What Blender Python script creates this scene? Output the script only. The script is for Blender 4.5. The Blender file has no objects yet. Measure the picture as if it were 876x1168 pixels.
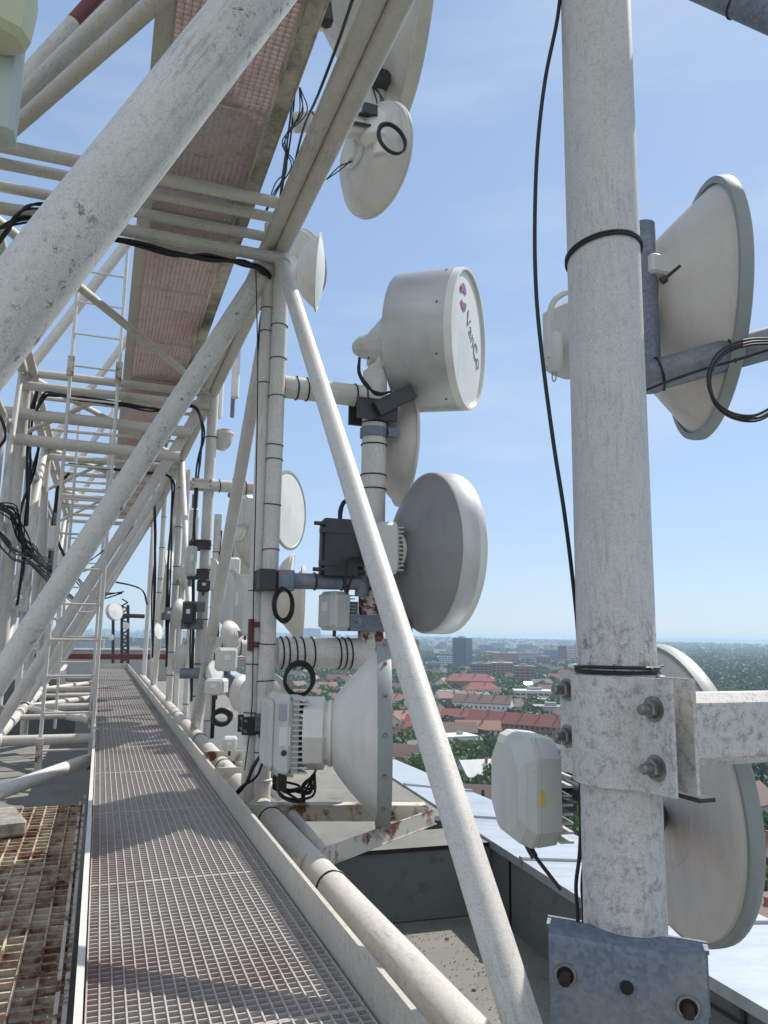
import bpy, bmesh, math, random
import numpy as np
from mathutils import Vector, Matrix
random.seed(7); rng = np.random.default_rng(7)
sc = bpy.context.scene; COL = sc.collection
S = 0.6                      # the steelwork is laid out in units of 0.6 m
R_ = math.radians
# ------------------------------------------------------------------ camera
F, CX, CY = 877., 438., 584.
PITCH, ROLL, YAW = R_(9.07), R_(0.85), R_(19.9)
fw = Vector((math.sin(YAW)*math.cos(PITCH), math.cos(YAW)*math.cos(PITCH), math.sin(PITCH)))
rt0 = Vector((math.cos(YAW), -math.sin(YAW), 0)); up0 = rt0.cross(fw)
rt = rt0*math.cos(ROLL) + up0*math.sin(ROLL); up = up0*math.cos(ROLL) - rt0*math.sin(ROLL)
cd = bpy.data.cameras.new('camera'); cam = bpy.data.objects.new('camera', cd); COL.objects.link(cam)
cam.matrix_world = Matrix((rt, up, -fw)).transposed().to_4x4()
cd.sensor_fit = 'VERTICAL'; cd.sensor_height = 36; cd.lens = 36*F/1168.
cd.clip_start = 0.02; cd.clip_end = 40000
sc.camera = cam

def ray(px, py): return fw + rt*((px-CX)/F) - up*((py-CY)/F)
def A(px, py, X=None, Y=None, Z=None):
    r = ray(px, py)
    t = X/r.x if X is not None else (Y/r.y if Y is not None else Z/r.z)
    return r*t
def G(px, py, z=-60.):
    r = ray(px, py); return r*(z/r.z)
def depth(p): return Vector(p).dot(fw)
def nrm(px, py, c, phi=0):
    v = ray(px, py).normalized()
    r = (rt - v*rt.dot(v)).normalized(); u = r.cross(v)
    s = math.sqrt(max(0, 1-c*c)); a = R_(phi)
    return (-v*c + (r*math.cos(a) + u*math.sin(a))*s).normalized()

# ------------------------------------------------------------------ materials
def newmat(name):
    m = bpy.data.materials.new(name); m.use_nodes = True; nt = m.node_tree
    b = nt.nodes['Principled BSDF']; return m, nt, b
def nd(nt, t, **k):
    n = nt.nodes.new(t)
    for a, v in k.items():
        if a in n.inputs: n.inputs[a].default_value = v
        else: setattr(n, a, v)
    return n
def noise(nt, scale, detail=5, rough=.6, coord='Object', stretch=None):
    tc = nt.nodes.new('ShaderNodeTexCoord'); n = nt.nodes.new('ShaderNodeTexNoise')
    n.inputs['Scale'].default_value = scale; n.inputs['Detail'].default_value = detail; n.inputs['Roughness'].default_value = rough
    if stretch:
        mp = nt.nodes.new('ShaderNodeMapping'); mp.inputs['Scale'].default_value = stretch
        nt.links.new(tc.outputs[coord], mp.inputs[0]); nt.links.new(mp.outputs[0], n.inputs['Vector'])
    else: nt.links.new(tc.outputs[coord], n.inputs['Vector'])
    return n.outputs['Fac']
def ramp(nt, fac, stops):
    r = nt.nodes.new('ShaderNodeValToRGB'); e = r.color_ramp.elements
    while len(e) < len(stops): e.new(.5)
    for i, (p, c) in enumerate(stops):
        e[i].position = p; e[i].color = (*c, 1) if len(c) == 3 else c
    nt.links.new(fac, r.inputs[0]); return r.outputs[0]
def g3(v): return (v, v, v)
def mix(nt, fac, a, b, mode='MIX'):
    m = nt.nodes.new('ShaderNodeMix'); m.data_type = 'RGBA'; m.blend_type = mode
    if isinstance(fac, (int, float)): m.inputs[0].default_value = fac
    else: nt.links.new(fac, m.inputs[0])
    for i, v in ((6, a), (7, b)):
        if isinstance(v, tuple): m.inputs[i].default_value = (*v, 1) if len(v) == 3 else v
        else: nt.links.new(v, m.inputs[i])
    return m.outputs[2]
def mul(nt, a, b):
    m = nt.nodes.new('ShaderNodeMath'); m.operation = 'MULTIPLY'
    for i, v in ((0, a), (1, b)):
        if isinstance(v, (int, float)): m.inputs[i].default_value = v
        else: nt.links.new(v, m.inputs[i])
    return m.outputs[0]
def bump(nt, b, h, strength=.3, dist=.002):
    n = nt.nodes.new('ShaderNodeBump'); n.inputs['Strength'].default_value = strength; n.inputs['Distance'].default_value = dist
    nt.links.new(h, n.inputs['Height']); nt.links.new(n.outputs[0], b.inputs['Normal'])
MATS = {}
def paint(name, base, dirt=(.12,.11,.09), amount=.5, streak=True, rough=.5, chips=True, chipcol=(.09,.08,.07), scale=1.):
    m, nt, b = newmat(name)
    n1 = noise(nt, 3.5*scale, 6, .65); n2 = noise(nt, 55*scale, 5, .75)
    c = mix(nt, ramp(nt, n1, [(.3, g3(0)), (.75, g3(1))]), base, tuple(x*.82 for x in base))
    c = mix(nt, mul(nt, ramp(nt, n2, [(.52, g3(0)), (.72, g3(1))]), .35*amount), c, dirt)
    if name in ('white_paint', 'truss_paint', 'pole_paint', 'brace_paint', 'beam_paint'):
        ng = noise(nt, 330, 3, .8); c = mix(nt, mul(nt, ramp(nt, ng, [(.48, g3(0)), (.70, g3(1))]), .55), c, (.20,.19,.18))
        if name == 'pole_paint':       # paint worn through around the bolted clamp
            tcz = nt.nodes.new('ShaderNodeTexCoord'); sz = nt.nodes.new('ShaderNodeSeparateXYZ'); nt.links.new(tcz.outputs['Object'], sz.inputs[0])
            mr = nt.nodes.new('ShaderNodeMapRange'); mr.inputs[1].default_value = 1.0; mr.inputs[2].default_value = 2.0; nt.links.new(sz.outputs['Z'], mr.inputs[0])
            zz_ = ramp(nt, mr.outputs[0], [(.0, g3(.7)), (.30, g3(.5)), (.42, g3(.9)), (.50, g3(.9)), (.56, g3(0))])
            nw = noise(nt, 45, 9, .85); c = mix(nt, mul(nt, mul(nt, ramp(nt, nw, [(.50, g3(0)), (.60, g3(1))]), zz_), .75), c, (.07,.065,.065))
    if streak:
        n3 = noise(nt, 9*scale, 7, .75, 'UV', (9, 1.1, 1)); n4 = noise(nt, 1.9*scale, 3, .5)
        f = mul(nt, ramp(nt, n3, [(.5, g3(0)), (.68, g3(1))]), ramp(nt, n4, [(.42, g3(.12)), (.62, g3(1))]))
        c = mix(nt, mul(nt, f, .6*amount), c, dirt)
    if name.startswith(('dish', 'radome', 'drum', 'radio')):
        nv = noise(nt, 1., 6, .7, 'Object', (11, 11, .9)); nl = noise(nt, 1.7, 3, .5)
        c = mix(nt, mul(nt, mul(nt, ramp(nt, nv, [(.50, g3(0)), (.70, g3(1))]), ramp(nt, nl, [(.4, g3(.15)), (.65, g3(1))])), .42), c, tuple(x*.42 for x in base))
        nb = noise(nt, 90, 2, .5); c = mix(nt, mul(nt, ramp(nt, nb, [(.74, g3(0)), (.76, g3(1))]), .6), c, (.2,.19,.16))
    if chips:
        n5 = noise(nt, 38*scale, 8, .8); n6 = noise(nt, 2.6*scale, 2, .5)
        f = mul(nt, ramp(nt, n5, [(.655, g3(0)), (.675, g3(1))]), ramp(nt, n6, [(.5, g3(0)), (.6, g3(1))]))
        c = mix(nt, mul(nt, f, min(1, amount*1.3)), c, chipcol)
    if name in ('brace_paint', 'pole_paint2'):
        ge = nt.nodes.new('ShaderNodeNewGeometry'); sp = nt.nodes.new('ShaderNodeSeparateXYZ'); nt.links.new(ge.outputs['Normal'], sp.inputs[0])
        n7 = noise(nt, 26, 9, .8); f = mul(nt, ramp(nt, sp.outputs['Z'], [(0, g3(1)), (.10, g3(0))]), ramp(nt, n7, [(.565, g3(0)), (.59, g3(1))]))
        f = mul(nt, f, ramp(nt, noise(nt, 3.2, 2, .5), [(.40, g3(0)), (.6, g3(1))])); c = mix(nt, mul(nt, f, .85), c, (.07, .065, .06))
    if name == 'drum_metal':
        nd_ = noise(nt, 2.4, 4, .6, 'Object', (1, 1, 2.2)); c = mix(nt, mul(nt, ramp(nt, nd_, [(.40, g3(0)), (.62, g3(1))]), .6), c, (.42,.42,.42)); b.inputs['Metallic'].default_value = .25
    nt.links.new(c, b.inputs['Base Color']); b.inputs['Roughness'].default_value = rough
    bump(nt, b, n2, .25, .0015); MATS[name] = m; return m
def plain(name, base, rough=.5, metal=0., var=.15, scale=4, bmp=0, spec=None):
    m, nt, b = newmat(name); n = noise(nt, scale, 5, .6)
    c = mix(nt, ramp(nt, n, [(.3, g3(0)), (.7, g3(1))]), base, tuple(x*(1-var) for x in base))
    nt.links.new(c, b.inputs['Base Color']); b.inputs['Roughness'].default_value = rough; b.inputs['Metallic'].default_value = metal
    if bmp: bump(nt, b, noise(nt, scale*8, 4, .6), bmp, .003)
    MATS[name] = m; return m
paint('white_paint', (.75,.72,.665), amount=.75)
paint('truss_paint', (.67,.635,.57), amount=1.0, dirt=(.13,.12,.09))
paint('pole_paint', (.68,.655,.625), amount=.7, dirt=(.09,.085,.08), scale=1.3, rough=.55)
paint('brace_paint', (.74,.72,.665), amount=.9, dirt=(.06,.06,.06), scale=.9, chipcol=(.05,.05,.05))
paint('beam_paint', (.60,.565,.48), amount=1.6, dirt=(.11,.11,.06), streak=False, scale=1.2, chipcol=(.10,.09,.06))
paint('dish_paint', (.77,.745,.69), amount=.25, streak=False, chips=False, rough=.42, dirt=(.3,.29,.25))
paint('dish_back', (.64,.60,.545), amount=.3, streak=False, chips=False, rough=.45, dirt=(.3,.29,.25))
paint('radome', (.80,.78,.73), amount=.22, streak=False, chips=False, rough=.38, dirt=(.35,.34,.3))
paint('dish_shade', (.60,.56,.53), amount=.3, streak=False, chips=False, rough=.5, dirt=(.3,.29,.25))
paint('dish_grey', (.27,.265,.265), amount=.3, streak=False, chips=False, rough=.4, dirt=(.2,.2,.19))
paint('rim_green', (.29,.32,.31), amount=.6, streak=False, chips=False, rough=.5, dirt=(.18,.19,.15))
paint('drum_metal', (.60,.60,.585), amount=.45, streak=False, chips=False, rough=.38, dirt=(.25,.25,.24))
paint('radio_plastic', (.62,.625,.585), amount=.3, streak=False, chips=False, rough=.45, dirt=(.35,.34,.3))
plain('yellow_plastic', (.62,.62,.42), .45); plain('pale_sheet', (.50,.56,.52), .5)
plain('rubber', (.012,.012,.013), .45, var=.3); plain('dark_steel', (.06,.062,.065), .45, .3, .3, 20)
plain('bolt_steel', (.36,.35,.33), .4, .8, .5, 60); plain('hole', (.01,.01,.01), .8)
plain('yellow_label', (.75,.55,.03), .5); plain('white_label', (.8,.8,.8), .5); plain('ink', (.05,.05,.06), .6)
plain('logo_purple', (.30,.10,.22), .5); plain('logo_teal', (.05,.16,.22), .5); plain('orange_mark', (.45,.13,.09), .5)
plain('red_brown_steel', (.16,.035,.035), .5, 0, .4, 6)
# galvanised steel with spangle
m, nt, b = newmat('galvanised'); tc = nt.nodes.new('ShaderNodeTexCoord'); v = nt.nodes.new('ShaderNodeTexVoronoi'); v.inputs['Scale'].default_value = 120
nt.links.new(tc.outputs['Object'], v.inputs['Vector']); sep = nt.nodes.new('ShaderNodeSeparateColor'); nt.links.new(v.outputs['Color'], sep.inputs[0])
c = ramp(nt, sep.outputs[0], [(0, (.13,.16,.205)), (1, (.20,.235,.285))])
c = mix(nt, mul(nt, ramp(nt, noise(nt, 6, 5), [(.5, g3(0)), (.7, g3(1))]), .5), c, (.33,.33,.32))
nt.links.new(c, b.inputs['Base Color']); b.inputs['Metallic'].default_value = .35; b.inputs['Roughness'].default_value = .55; MATS['galvanised'] = m
# rusty paint
def rusty(name, base, lo, hi, sc_=7):
    m, nt, b = newmat(name); n = noise(nt, sc_, 8, .7); n2 = noise(nt, 40, 4, .7)
    r = mix(nt, n2, (.20,.065,.02), (.06,.025,.015)) if name != 'red_flake' else mix(nt, n2, (.20,.05,.04), (.14,.035,.03))
    c = mix(nt, ramp(nt, n, [(lo, g3(0)), (hi, g3(1))]), base, r)
    nt.links.new(c, b.inputs['Base Color']); b.inputs['Roughness'].default_value = .75; bump(nt, b, n2, .4); MATS[name] = m
plain('dark_rust', (.05,.03,.025), .6, .3, .6, 40, .5); rusty('rusty_paint', (.56,.52,.44), .50, .60); rusty('rust', (.50,.42,.31), .44, .60, 5); rusty('rusty_sheet', (.34,.34,.31), .50, .58, 4); rusty('red_flake', (.60,.57,.53), .50, .53, 16)
# walkway grating: white and red lead paint, worn
def gratingmat(name, white, red, red_lo, red_hi):
    m, nt, b = newmat(name)
    tc = nt.nodes.new('ShaderNodeTexCoord'); mp = nt.nodes.new('ShaderNodeMapping'); mp.inputs['Scale'].default_value = (.6, .55, 1)
    nt.links.new(tc.outputs['Object'], mp.inputs[0]); n = nt.nodes.new('ShaderNodeTexNoise'); n.inputs['Scale'].default_value = 1.6; n.inputs['Detail'].default_value = 4
    nt.links.new(mp.outputs[0], n.inputs['Vector'])
    n2 = noise(nt, 24, 5, .7)
    f = ramp(nt, n.outputs['Fac'], [(red_lo, g3(0)), (red_hi, g3(1))])
    c = mix(nt, mul(nt, f, .75), white, red)
    c = mix(nt, ramp(nt, n2, [(.5, g3(0)), (.75, g3(.55))]), c, (.16,.11,.10))
    nt.links.new(c, b.inputs['Base Color']); b.inputs['Roughness'].default_value = .6; MATS[name] = m
gratingmat('grating_paint', (.45,.425,.40), (.28,.16,.14), .55, .73)
gratingmat('upper_grating_paint', (.56,.48,.44), (.40,.24,.21), .46, .70)
m, nt, b = newmat('mossy_paint'); c = mix(nt, ramp(nt, noise(nt, 1.6, 7, .7), [(.42, g3(0)), (.62, g3(1))]), (.56,.52,.43), (.13,.13,.08))
c = mix(nt, mul(nt, ramp(nt, noise(nt, 30, 5, .7), [(.5, g3(0)), (.7, g3(1))]), .5), c, (.07,.07,.05)); nt.links.new(c, b.inputs['Base Color']); b.inputs['Roughness'].default_value = .8; MATS['mossy_paint'] = m
# bitumen roof felt
def felt(name, a, b_, blot):
    m, nt, b = newmat(name); n = noise(nt, 140, 3, .8); n2 = noise(nt, 1.3, 6, .65); n3 = noise(nt, 11, 5, .7)
    c = mix(nt, n, a, b_); c = mix(nt, mul(nt, ramp(nt, n2, [(.42, g3(0)), (.62, g3(1))]), .55), c, blot)
    c = mix(nt, mul(nt, ramp(nt, n3, [(.56, g3(0)), (.7, g3(1))]), .5), c, tuple(x*.45 for x in a))
    nt.links.new(c, b.inputs['Base Color']); b.inputs['Roughness'].default_value = .9; bump(nt, b, n, .6, .004); MATS[name] = m
felt('roof_felt', (.12,.125,.115), (.24,.24,.215), (.27,.255,.22)); felt('dark_felt', (.10,.115,.115), (.17,.185,.18), (.14,.145,.135))
m, nt, b = newmat('coping_sheet'); n2 = noise(nt, 2.2, 6)
nt.links.new(mix(nt, mul(nt, ramp(nt, noise(nt, 1., 7, .7, 'Object', (2, 9, 2)), [(.48, g3(0)), (.7, g3(1))]), .5), mix(nt, n2, (.34,.38,.42), (.45,.49,.53)), (.2,.22,.23)), b.inputs['Base Color']); b.inputs['Roughness'].default_value = .42; b.inputs['Metallic'].default_value = .35; MATS['coping_sheet'] = m
plain('concrete', (.40,.37,.32), .9, 0, .6, 16, 1.); plain('render_grey', (.42,.43,.42), .9, 0, .2, 1.5)
plain('white_coping', (.72,.72,.70), .6)
# foliage etc.
def leafmat(name, a, b_):
    m, nt, b = newmat(name); oi = nt.nodes.new('ShaderNodeObjectInfo')
    c = mix(nt, oi.outputs['Random'], a, b_); c = mix(nt, noise(nt, .5, 3), c, tuple(x*1.35 for x in b_))
    c2 = mix(nt, ramp(nt, noise(nt, 3., 2), [(.35, g3(.55)), (.65, g3(0))]), c, tuple(x*.45 for x in a))
    nt.links.new(c2, b.inputs['Base Color']); b.inputs['Roughness'].default_value = .7; MATS[name] = m
leafmat('leaves', (.055,.12,.018), (.09,.165,.025)); leafmat('leaves_dark', (.02,.05,.015), (.03,.065,.018)); leafmat('leaves_light', (.085,.15,.025), (.13,.19,.035))
plain('bark', (.09,.065,.045), .9)
def tile(name, base):
    m, nt, b = newmat(name); oi = nt.nodes.new('ShaderNodeObjectInfo')
    tc = nt.nodes.new('ShaderNodeTexCoord'); w = nt.nodes.new('ShaderNodeTexWave'); w.inputs['Scale'].default_value = 1.1; w.bands_direction = 'Z'
    nt.links.new(tc.outputs['Object'], w.inputs['Vector'])
    c = mix(nt, oi.outputs['Random'], base, tuple(x*.65 for x in base)); c = mix(nt, mul(nt, w.outputs['Fac'], .3), c, tuple(x*.5 for x in base))
    c = mix(nt, ramp(nt, noise(nt, .9, 4), [(.4, g3(0)), (.7, g3(.5))]), c, tuple(x*.6+.02 for x in base))
    nt.links.new(c, b.inputs['Base Color']); b.inputs['Roughness'].default_value = .8; MATS[name] = m
tile('tile_red', (.30,.085,.06)); tile('tile_orange', (.36,.17,.11)); tile('tile_crimson', (.30,.06,.075)); tile('tile_brown', (.20,.125,.10)); tile('tile_grey', (.24,.22,.21)); tile('tile_rose', (.38,.22,.18))
for n_, c_ in dict(wall_cream=(.58,.53,.43), wall_white=(.68,.67,.63), wall_brick=(.30,.13,.085), wall_pink=(.42,.15,.13), wall_grey=(.36,.36,.35), wall_brown=(.20,.14,.11), wall_blue=(.16,.24,.36), wall_purple=(.18,.06,.08), wall_dark=(.05,.045,.045), flat_white=(.70,.70,.69), flat_grey=(.32,.32,.32), wall_yellow=(.58,.45,.24)).items(): plain(n_, c_, .85, 0, .15, .3)
plain('window_glass', (.03,.045,.06), .15); plain('tower_glass', (.10,.17,.24), .18, .3, .4, .08); plain('tower_dark', (.025,.04,.07), .3)
plain('bright_metal', (.8,.8,.8), .12, 1, .05)
m, nt, b = newmat('city_ground'); n1 = noise(nt, .012, 6, .65); n2 = noise(nt, .1, 5, .7)
c = mix(nt, ramp(nt, n1, [(.42, g3(0)), (.55, g3(1))]), (.05,.085,.025), (.13,.125,.09)); c = mix(nt, ramp(nt, n2, [(.45, g3(0)), (.65, g3(.8))]), c, (.035,.06,.02))
n3 = noise(nt, .0012, 5, .6); c = mix(nt, ramp(nt, n3, [(.45, g3(0)), (.6, g3(.7))]), c, (.04,.07,.025))
nt.links.new(c, b.inputs['Base Color']); b.inputs['Roughness'].default_value = .95; MATS['city_ground'] = m
plain('asphalt', (.055,.055,.058), .9, 0, .2, .2)

# ------------------------------------------------------------------ mesh builder
class MB:
    def __init__(s): s.v = []; s.f = []; s.uv = []
    def add(s, vs, fs, uvs=None):
        o = len(s.v); s.v += [tuple(v) for v in vs]
        for i, f in enumerate(fs):
            s.f.append(tuple(o+j for j in f)); s.uv.append(uvs[i] if uvs else [(0, 0)]*len(f))
        return s
    def path(s, pts, r, seg=16, closed=False, caps=True, ell=None):
        pts = [Vector(p) for p in pts]; n = len(pts); rs = r if isinstance(r, (list, tuple)) else [r]*n
        rings = []; ref = None; L = [0]
        for i in range(1, n): L.append(L[-1] + (pts[i]-pts[i-1]).length)
        for i in range(n):
            if closed: t = pts[(i+1) % n]-pts[i-1]
            else: t = pts[min(i+1, n-1)]-pts[max(i-1, 0)]
            t.normalize()
            if ref is None:
                ref = Vector((0, 0, 1)) if abs(t.z) < .9 else Vector((0, 1, 0))
            a = (ref - t*ref.dot(t)); a.normalize(); b = t.cross(a); ref = a
            rings.append([pts[i] + (a*math.cos(q)+b*math.sin(q))*rs[i] for q in [2*math.pi*k/seg for k in range(seg)]])
        vs = [v for rg in rings for v in rg]; fs = []; uvs = []
        m = n if closed else n-1
        for i in range(m):
            for k in range(seg):
                k2 = (k+1) % seg; j = (i+1) % n
                fs.append((i*seg+k, i*seg+k2, j*seg+k2, j*seg+k))
                u0, u1 = k/seg*6.28*rs[i], (k+1)/seg*6.28*rs[i]; l0 = L[i]; l1 = L[i+1] if i+1 < n else L[i]+.1
                uvs.append([(u0, l0), (u1, l0), (u1, l1), (u0, l1)])
        if caps and not closed:
            fs.append(tuple(range(seg))[::-1]); uvs.append([(0, 0)]*seg)
            fs.append(tuple((n-1)*seg+k for k in range(seg))); uvs.append([(0, 0)]*seg)
        return s.add(vs, fs, uvs)
    def tube(s, a, b, r, seg=20, r1=None):
        a = Vector(a); b = Vector(b); n = max(1, int((b-a).length/1.2))
        r1 = r if r1 is None else r1
        return s.path([a.lerp(b, i/n) for i in range(n+1)], [r+(r1-r)*i/n for i in range(n+1)], seg)
    def ring(s, c, ax, R, r, seg=28, s2=6):
        ax = Vector(ax).normalized(); u = ax.orthogonal().normalized(); w = ax.cross(u); c = Vector(c)
        return s.path([c+(u*math.cos(2*math.pi*k/seg)+w*math.sin(2*math.pi*k/seg))*R for k in range(seg)], r, s2, True)
    def band(s, c, ax, R, h, t=.006, seg=24):      # a flat hoop round a tube
        ax = Vector(ax).normalized(); c = Vector(c)
        return s.lathe([(-h/2, R), (-h/2, R+t), (h/2, R+t), (h/2, R)], c, ax, seg)
    def lathe(s, prof, c, ax, seg=40, close=False):
        ax = Vector(ax).normalized(); c = Vector(c)
        u = (Vector((0, 0, 1)) - ax*ax.z); u = u.normalized() if u.length > .05 else Vector((1, 0, 0)); w = ax.cross(u)
        vs = []; fs = []; ids = []
        for (t, r) in prof:
            if r < 1e-5: ids.append([len(vs)]*seg); vs.append(c+ax*t)
            else:
                ids.append([len(vs)+k for k in range(seg)])
                vs += [c+ax*t+(u*math.cos(2*math.pi*k/seg)+w*math.sin(2*math.pi*k/seg))*r for k in range(seg)]
        for i in range(len(prof)-1):
            for k in range(seg):
                k2 = (k+1) % seg; q = [ids[i][k], ids[i][k2], ids[i+1][k2], ids[i+1][k]]
                q2 = []
                for x in q:
                    if x not in q2: q2.append(x)
                if len(q2) >= 3: fs.append(tuple(q2))
        return s.add(vs, fs)
    def box(s, c, size, ex=(1,0,0), ey=(0,1,0), ez=None, bev=0):
        ex = Vector(ex).normalized(); ey = Vector(ey).normalized(); ez = ex.cross(ey).normalized() if ez is None else Vector(ez).normalized(); c = Vector(c)
        hx, hy, hz = [q/2 for q in size]
        if bev <= 0:
            vs = [c+ex*(sx*hx)+ey*(sy*hy)+ez*(sz*hz) for sx, sy, sz in [(-1,-1,-1),(1,-1,-1),(1,1,-1),(-1,1,-1),(-1,-1,1),(1,-1,1),(1,1,1),(-1,1,1)]]
            return s.add(vs, [(0,3,2,1),(4,5,6,7),(0,1,5,4),(1,2,6,5),(2,3,7,6),(3,0,4,7)])
        # chamfered on the four ez edges and both end rims
        o = []
        for zz, k in ((-hz, bev), (-hz+bev, 0), (hz-bev, 0), (hz, bev)):
            X, Yv = hx-k, hy-k; b = bev
            o += [c+ex*x+ey*y+ez*zz for x, y in [(-X+b,-Yv),(X-b,-Yv),(X,-Yv+b),(X,Yv-b),(X-b,Yv),(-X+b,Yv),(-X,Yv-b),(-X,-Yv+b)]]
        fs = [tuple(range(8))[::-1], tuple(range(24, 32))]
        for i in range(3):
            for k in range(8): k2 = (k+1) % 8; fs.append((i*8+k, i*8+k2, (i+1)*8+k2, (i+1)*8+k))
        return s.add(o, fs)
    def bar(s, a, b, w, h, upv=(0,0,1)):           # a box from a to b
        a = Vector(a); b = Vector(b); ez = (b-a); L = ez.length; ez.normalize(); upv = Vector(upv); ey = (upv-ez*upv.dot(ez)).normalized(); ex = ey.cross(ez)
        return s.box((a+b)/2, (w, h, L), ex, ey, ez)
    def prism(s, poly, n, d):                      # closed planar polygon extruded by d along n
        poly = [Vector(p) for p in poly]; n = Vector(n).normalized()*d; k = len(poly)
        return s.add(poly+[p+n for p in poly], [tuple(range(k)), tuple(range(k, 2*k))[::-1]] + [(i, (i+1) % k, k+(i+1) % k, k+i)[::-1] for i in range(k)])
    def mesh(s, name, scale, inv=None, smooth=True):
        me = bpy.data.meshes.new(name)
        vs = [Vector(v)*scale for v in s.v]
        if inv is not None: vs = [inv @ v for v in vs]
        me.from_pydata([tuple(v) for v in vs], [], s.f)
        ul = me.uv_layers.new(name='UVMap'); flat = [c*scale for uv in s.uv for p in uv for c in p]
        ul.data.foreach_set('uv', flat)
        bm = bmesh.new(); bm.from_mesh(me); bmesh.ops.recalc_face_normals(bm, faces=bm.faces); bm.to_mesh(me); bm.free()
        if smooth:
            me.polygons.foreach_set('use_smooth', [True]*len(me.polygons))
            try: me.set_sharp_from_angle(angle=R_(35))
            except Exception: pass
        return me
SPLIT = {'cable_tie', 'bearer', 'clamp', 'flat_bar', 'threaded_rod', 'rivet', 'rim_bolt', 'collar', 'edge_beam', 'side_rail', 'felt_seam', 'weld_bead', 'bracket'}
def islands(mb):
    par = list(range(len(mb.v)))
    def find(a):
        while par[a] != a: par[a] = par[par[a]]; a = par[a]
        return a
    for f in mb.f:
        r0 = find(f[0])
        for q in f[1:]: par[find(q)] = r0
    g = {}
    for i, f in enumerate(mb.f): g.setdefault(find(f[0]), []).append(i)
    out = []
    for fi in g.values():
        m2 = MB(); mp = {}
        for i in fi:
            ff = []
            for q in mb.f[i]:
                if q not in mp: mp[q] = len(m2.v); m2.v.append(mb.v[q])
                ff.append(mp[q])
            m2.f.append(tuple(ff)); m2.uv.append(mb.uv[i])
        out.append(m2)
    return out
def obj(name, mb, mat, parent=None, label=None, scale=None, smooth=True):
    if name in SPLIT and parent is not None:
        for m2 in islands(mb): o = obj1(name, m2, mat, parent, label, scale, smooth)
        return o
    return obj1(name, mb, mat, parent, label, scale, smooth)
def obj1(name, mb, mat, parent=None, label=None, scale=None, smooth=True):
    scale = S if scale is None else scale
    inv = None
    if parent is not None: inv = WM[parent.name].inverted()
    me = mb.mesh(name, scale, inv, smooth); me.materials.append(MATS[mat])
    o = bpy.data.objects.new(name, me); COL.objects.link(o)
    if parent is not None: o.parent = parent
    WM[o.name] = WM[parent.name].copy() if parent is not None else Matrix.Identity(4)
    if label: o['label'] = label
    return o
WM = {}
def thing(name, label, cat, loc=(0,0,0), group=None, scale=None):
    scale = S if scale is None else scale
    o = bpy.data.objects.new(name, None); COL.objects.link(o); o.location = Vector(loc)*scale; o.empty_display_size = .1
    o['label'] = label; o['category'] = cat
    if group: o['group'] = group
    WM[o.name] = Matrix.Translation(Vector(loc)*scale); return o
def tag(o, label, cat, group=None, kind=None):
    if label: o['label'] = label
    if cat: o['category'] = cat
    if group: o['group'] = group
    if kind: o['kind'] = kind
    return o
def struct(name, mb, mat, scale=None, smooth=False):
    o = obj(name, mb, mat, None, None, scale, smooth); o['kind'] = 'structure'; return o
def single(name, mb, mat, label, cat, group=None, kind=None): return tag(obj(name, mb, mat), label, cat, group, kind)
def smoothpath(pts, n=6):
    P = [Vector(p) for p in pts]; P = [P[0]*2-P[1]] + P + [P[-1]*2-P[-2]]; out = []
    for i in range(1, len(P)-2):
        p0, p1, p2, p3 = P[i-1:i+3]
        for k in range(n):
            t = k/n; out.append(.5*((2*p1)+(p2-p0)*t+(2*p0-5*p1+4*p2-p3)*t*t+(3*p1-p0-3*p2+p3)*t**3))
    out.append(P[-2]); return out
V = Vector
# ================================================================== STEEL TRUSS
XR, XL, ZT, ZB = 1.5, -1.4, 3.95, -1.6
YK = [2.3, 7.5, 12.7, 17.9, 23.1, 28.3]
tr = thing('steel_truss', 'white weathered tubular steel truss bridge with diagonal braces around the two grated walkways', 'truss', (0, 12, -2.5))
def T(name, segs, mat='truss_paint', r=.08, seg=20, label=None):
    mb = MB()
    for a, b in segs: mb.tube(a, b, r, seg)
    return obj(name, mb, mat, tr, label)
T('top_chord', [((XR+.01, -1.2, ZT), (XR+.01, 29, ZT))], r=.078)
T('top_chord', [((XR-.135, -1.2, ZT+.03), (XR-.135, 29, ZT+.03))], r=.074)
T('top_chord', [((XL, -1.2, ZT), (XL, 29, ZT))], r=.075); T('top_chord', [((XL+.16, 5, ZT-.02), (XL+.16, 29, ZT-.02))], r=.06)
T('bottom_chord', [((XR, -.5, ZB), (XR, 29, ZB))], r=.105); T('bottom_chord', [((XL+.03, -.5, ZB), (XL+.03, 38, ZB))], r=.10)
mb = MB()
for y in [5.0, 6.9, 9.6, 12, 15.5]: mb.ring((XR, y, ZB), (0,1,.02), .108, .007)
obj('cable_tie', mb, 'rubber', tr)
T('post', [(A(314, 500, Y=7.4).xy.to_3d()+V((0,0,-1.62)), A(314, 500, Y=7.4).xy.to_3d()+V((0,0,ZT)))], r=.079, mat='white_paint')
p = A(300, 500, Y=7.5); P1 = p.xy.to_3d()
T('post', [(P1+V((0,0,-2.3)), P1+V((0,0,ZT+.3)))], r=.075, mat='white_paint')
for k in (2, 3, 4, 5):
    T('post', [((XR+.02, YK[k], -2.2), (XR+.02, YK[k], ZT))], r=.088 if k == 2 else .075, mat='white_paint')
T('post', [((XR+.15, YK[3]-.2, -2.2), (XR+.15, YK[3]-.2, ZT-.3))], r=.06, mat='white_paint')
for k in (1, 2, 3, 4, 5):
    T('post', [((XL+.06, YK[k], -2.3), (XL+.06, YK[k], ZT))], r=.078, mat='truss_paint')
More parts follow.
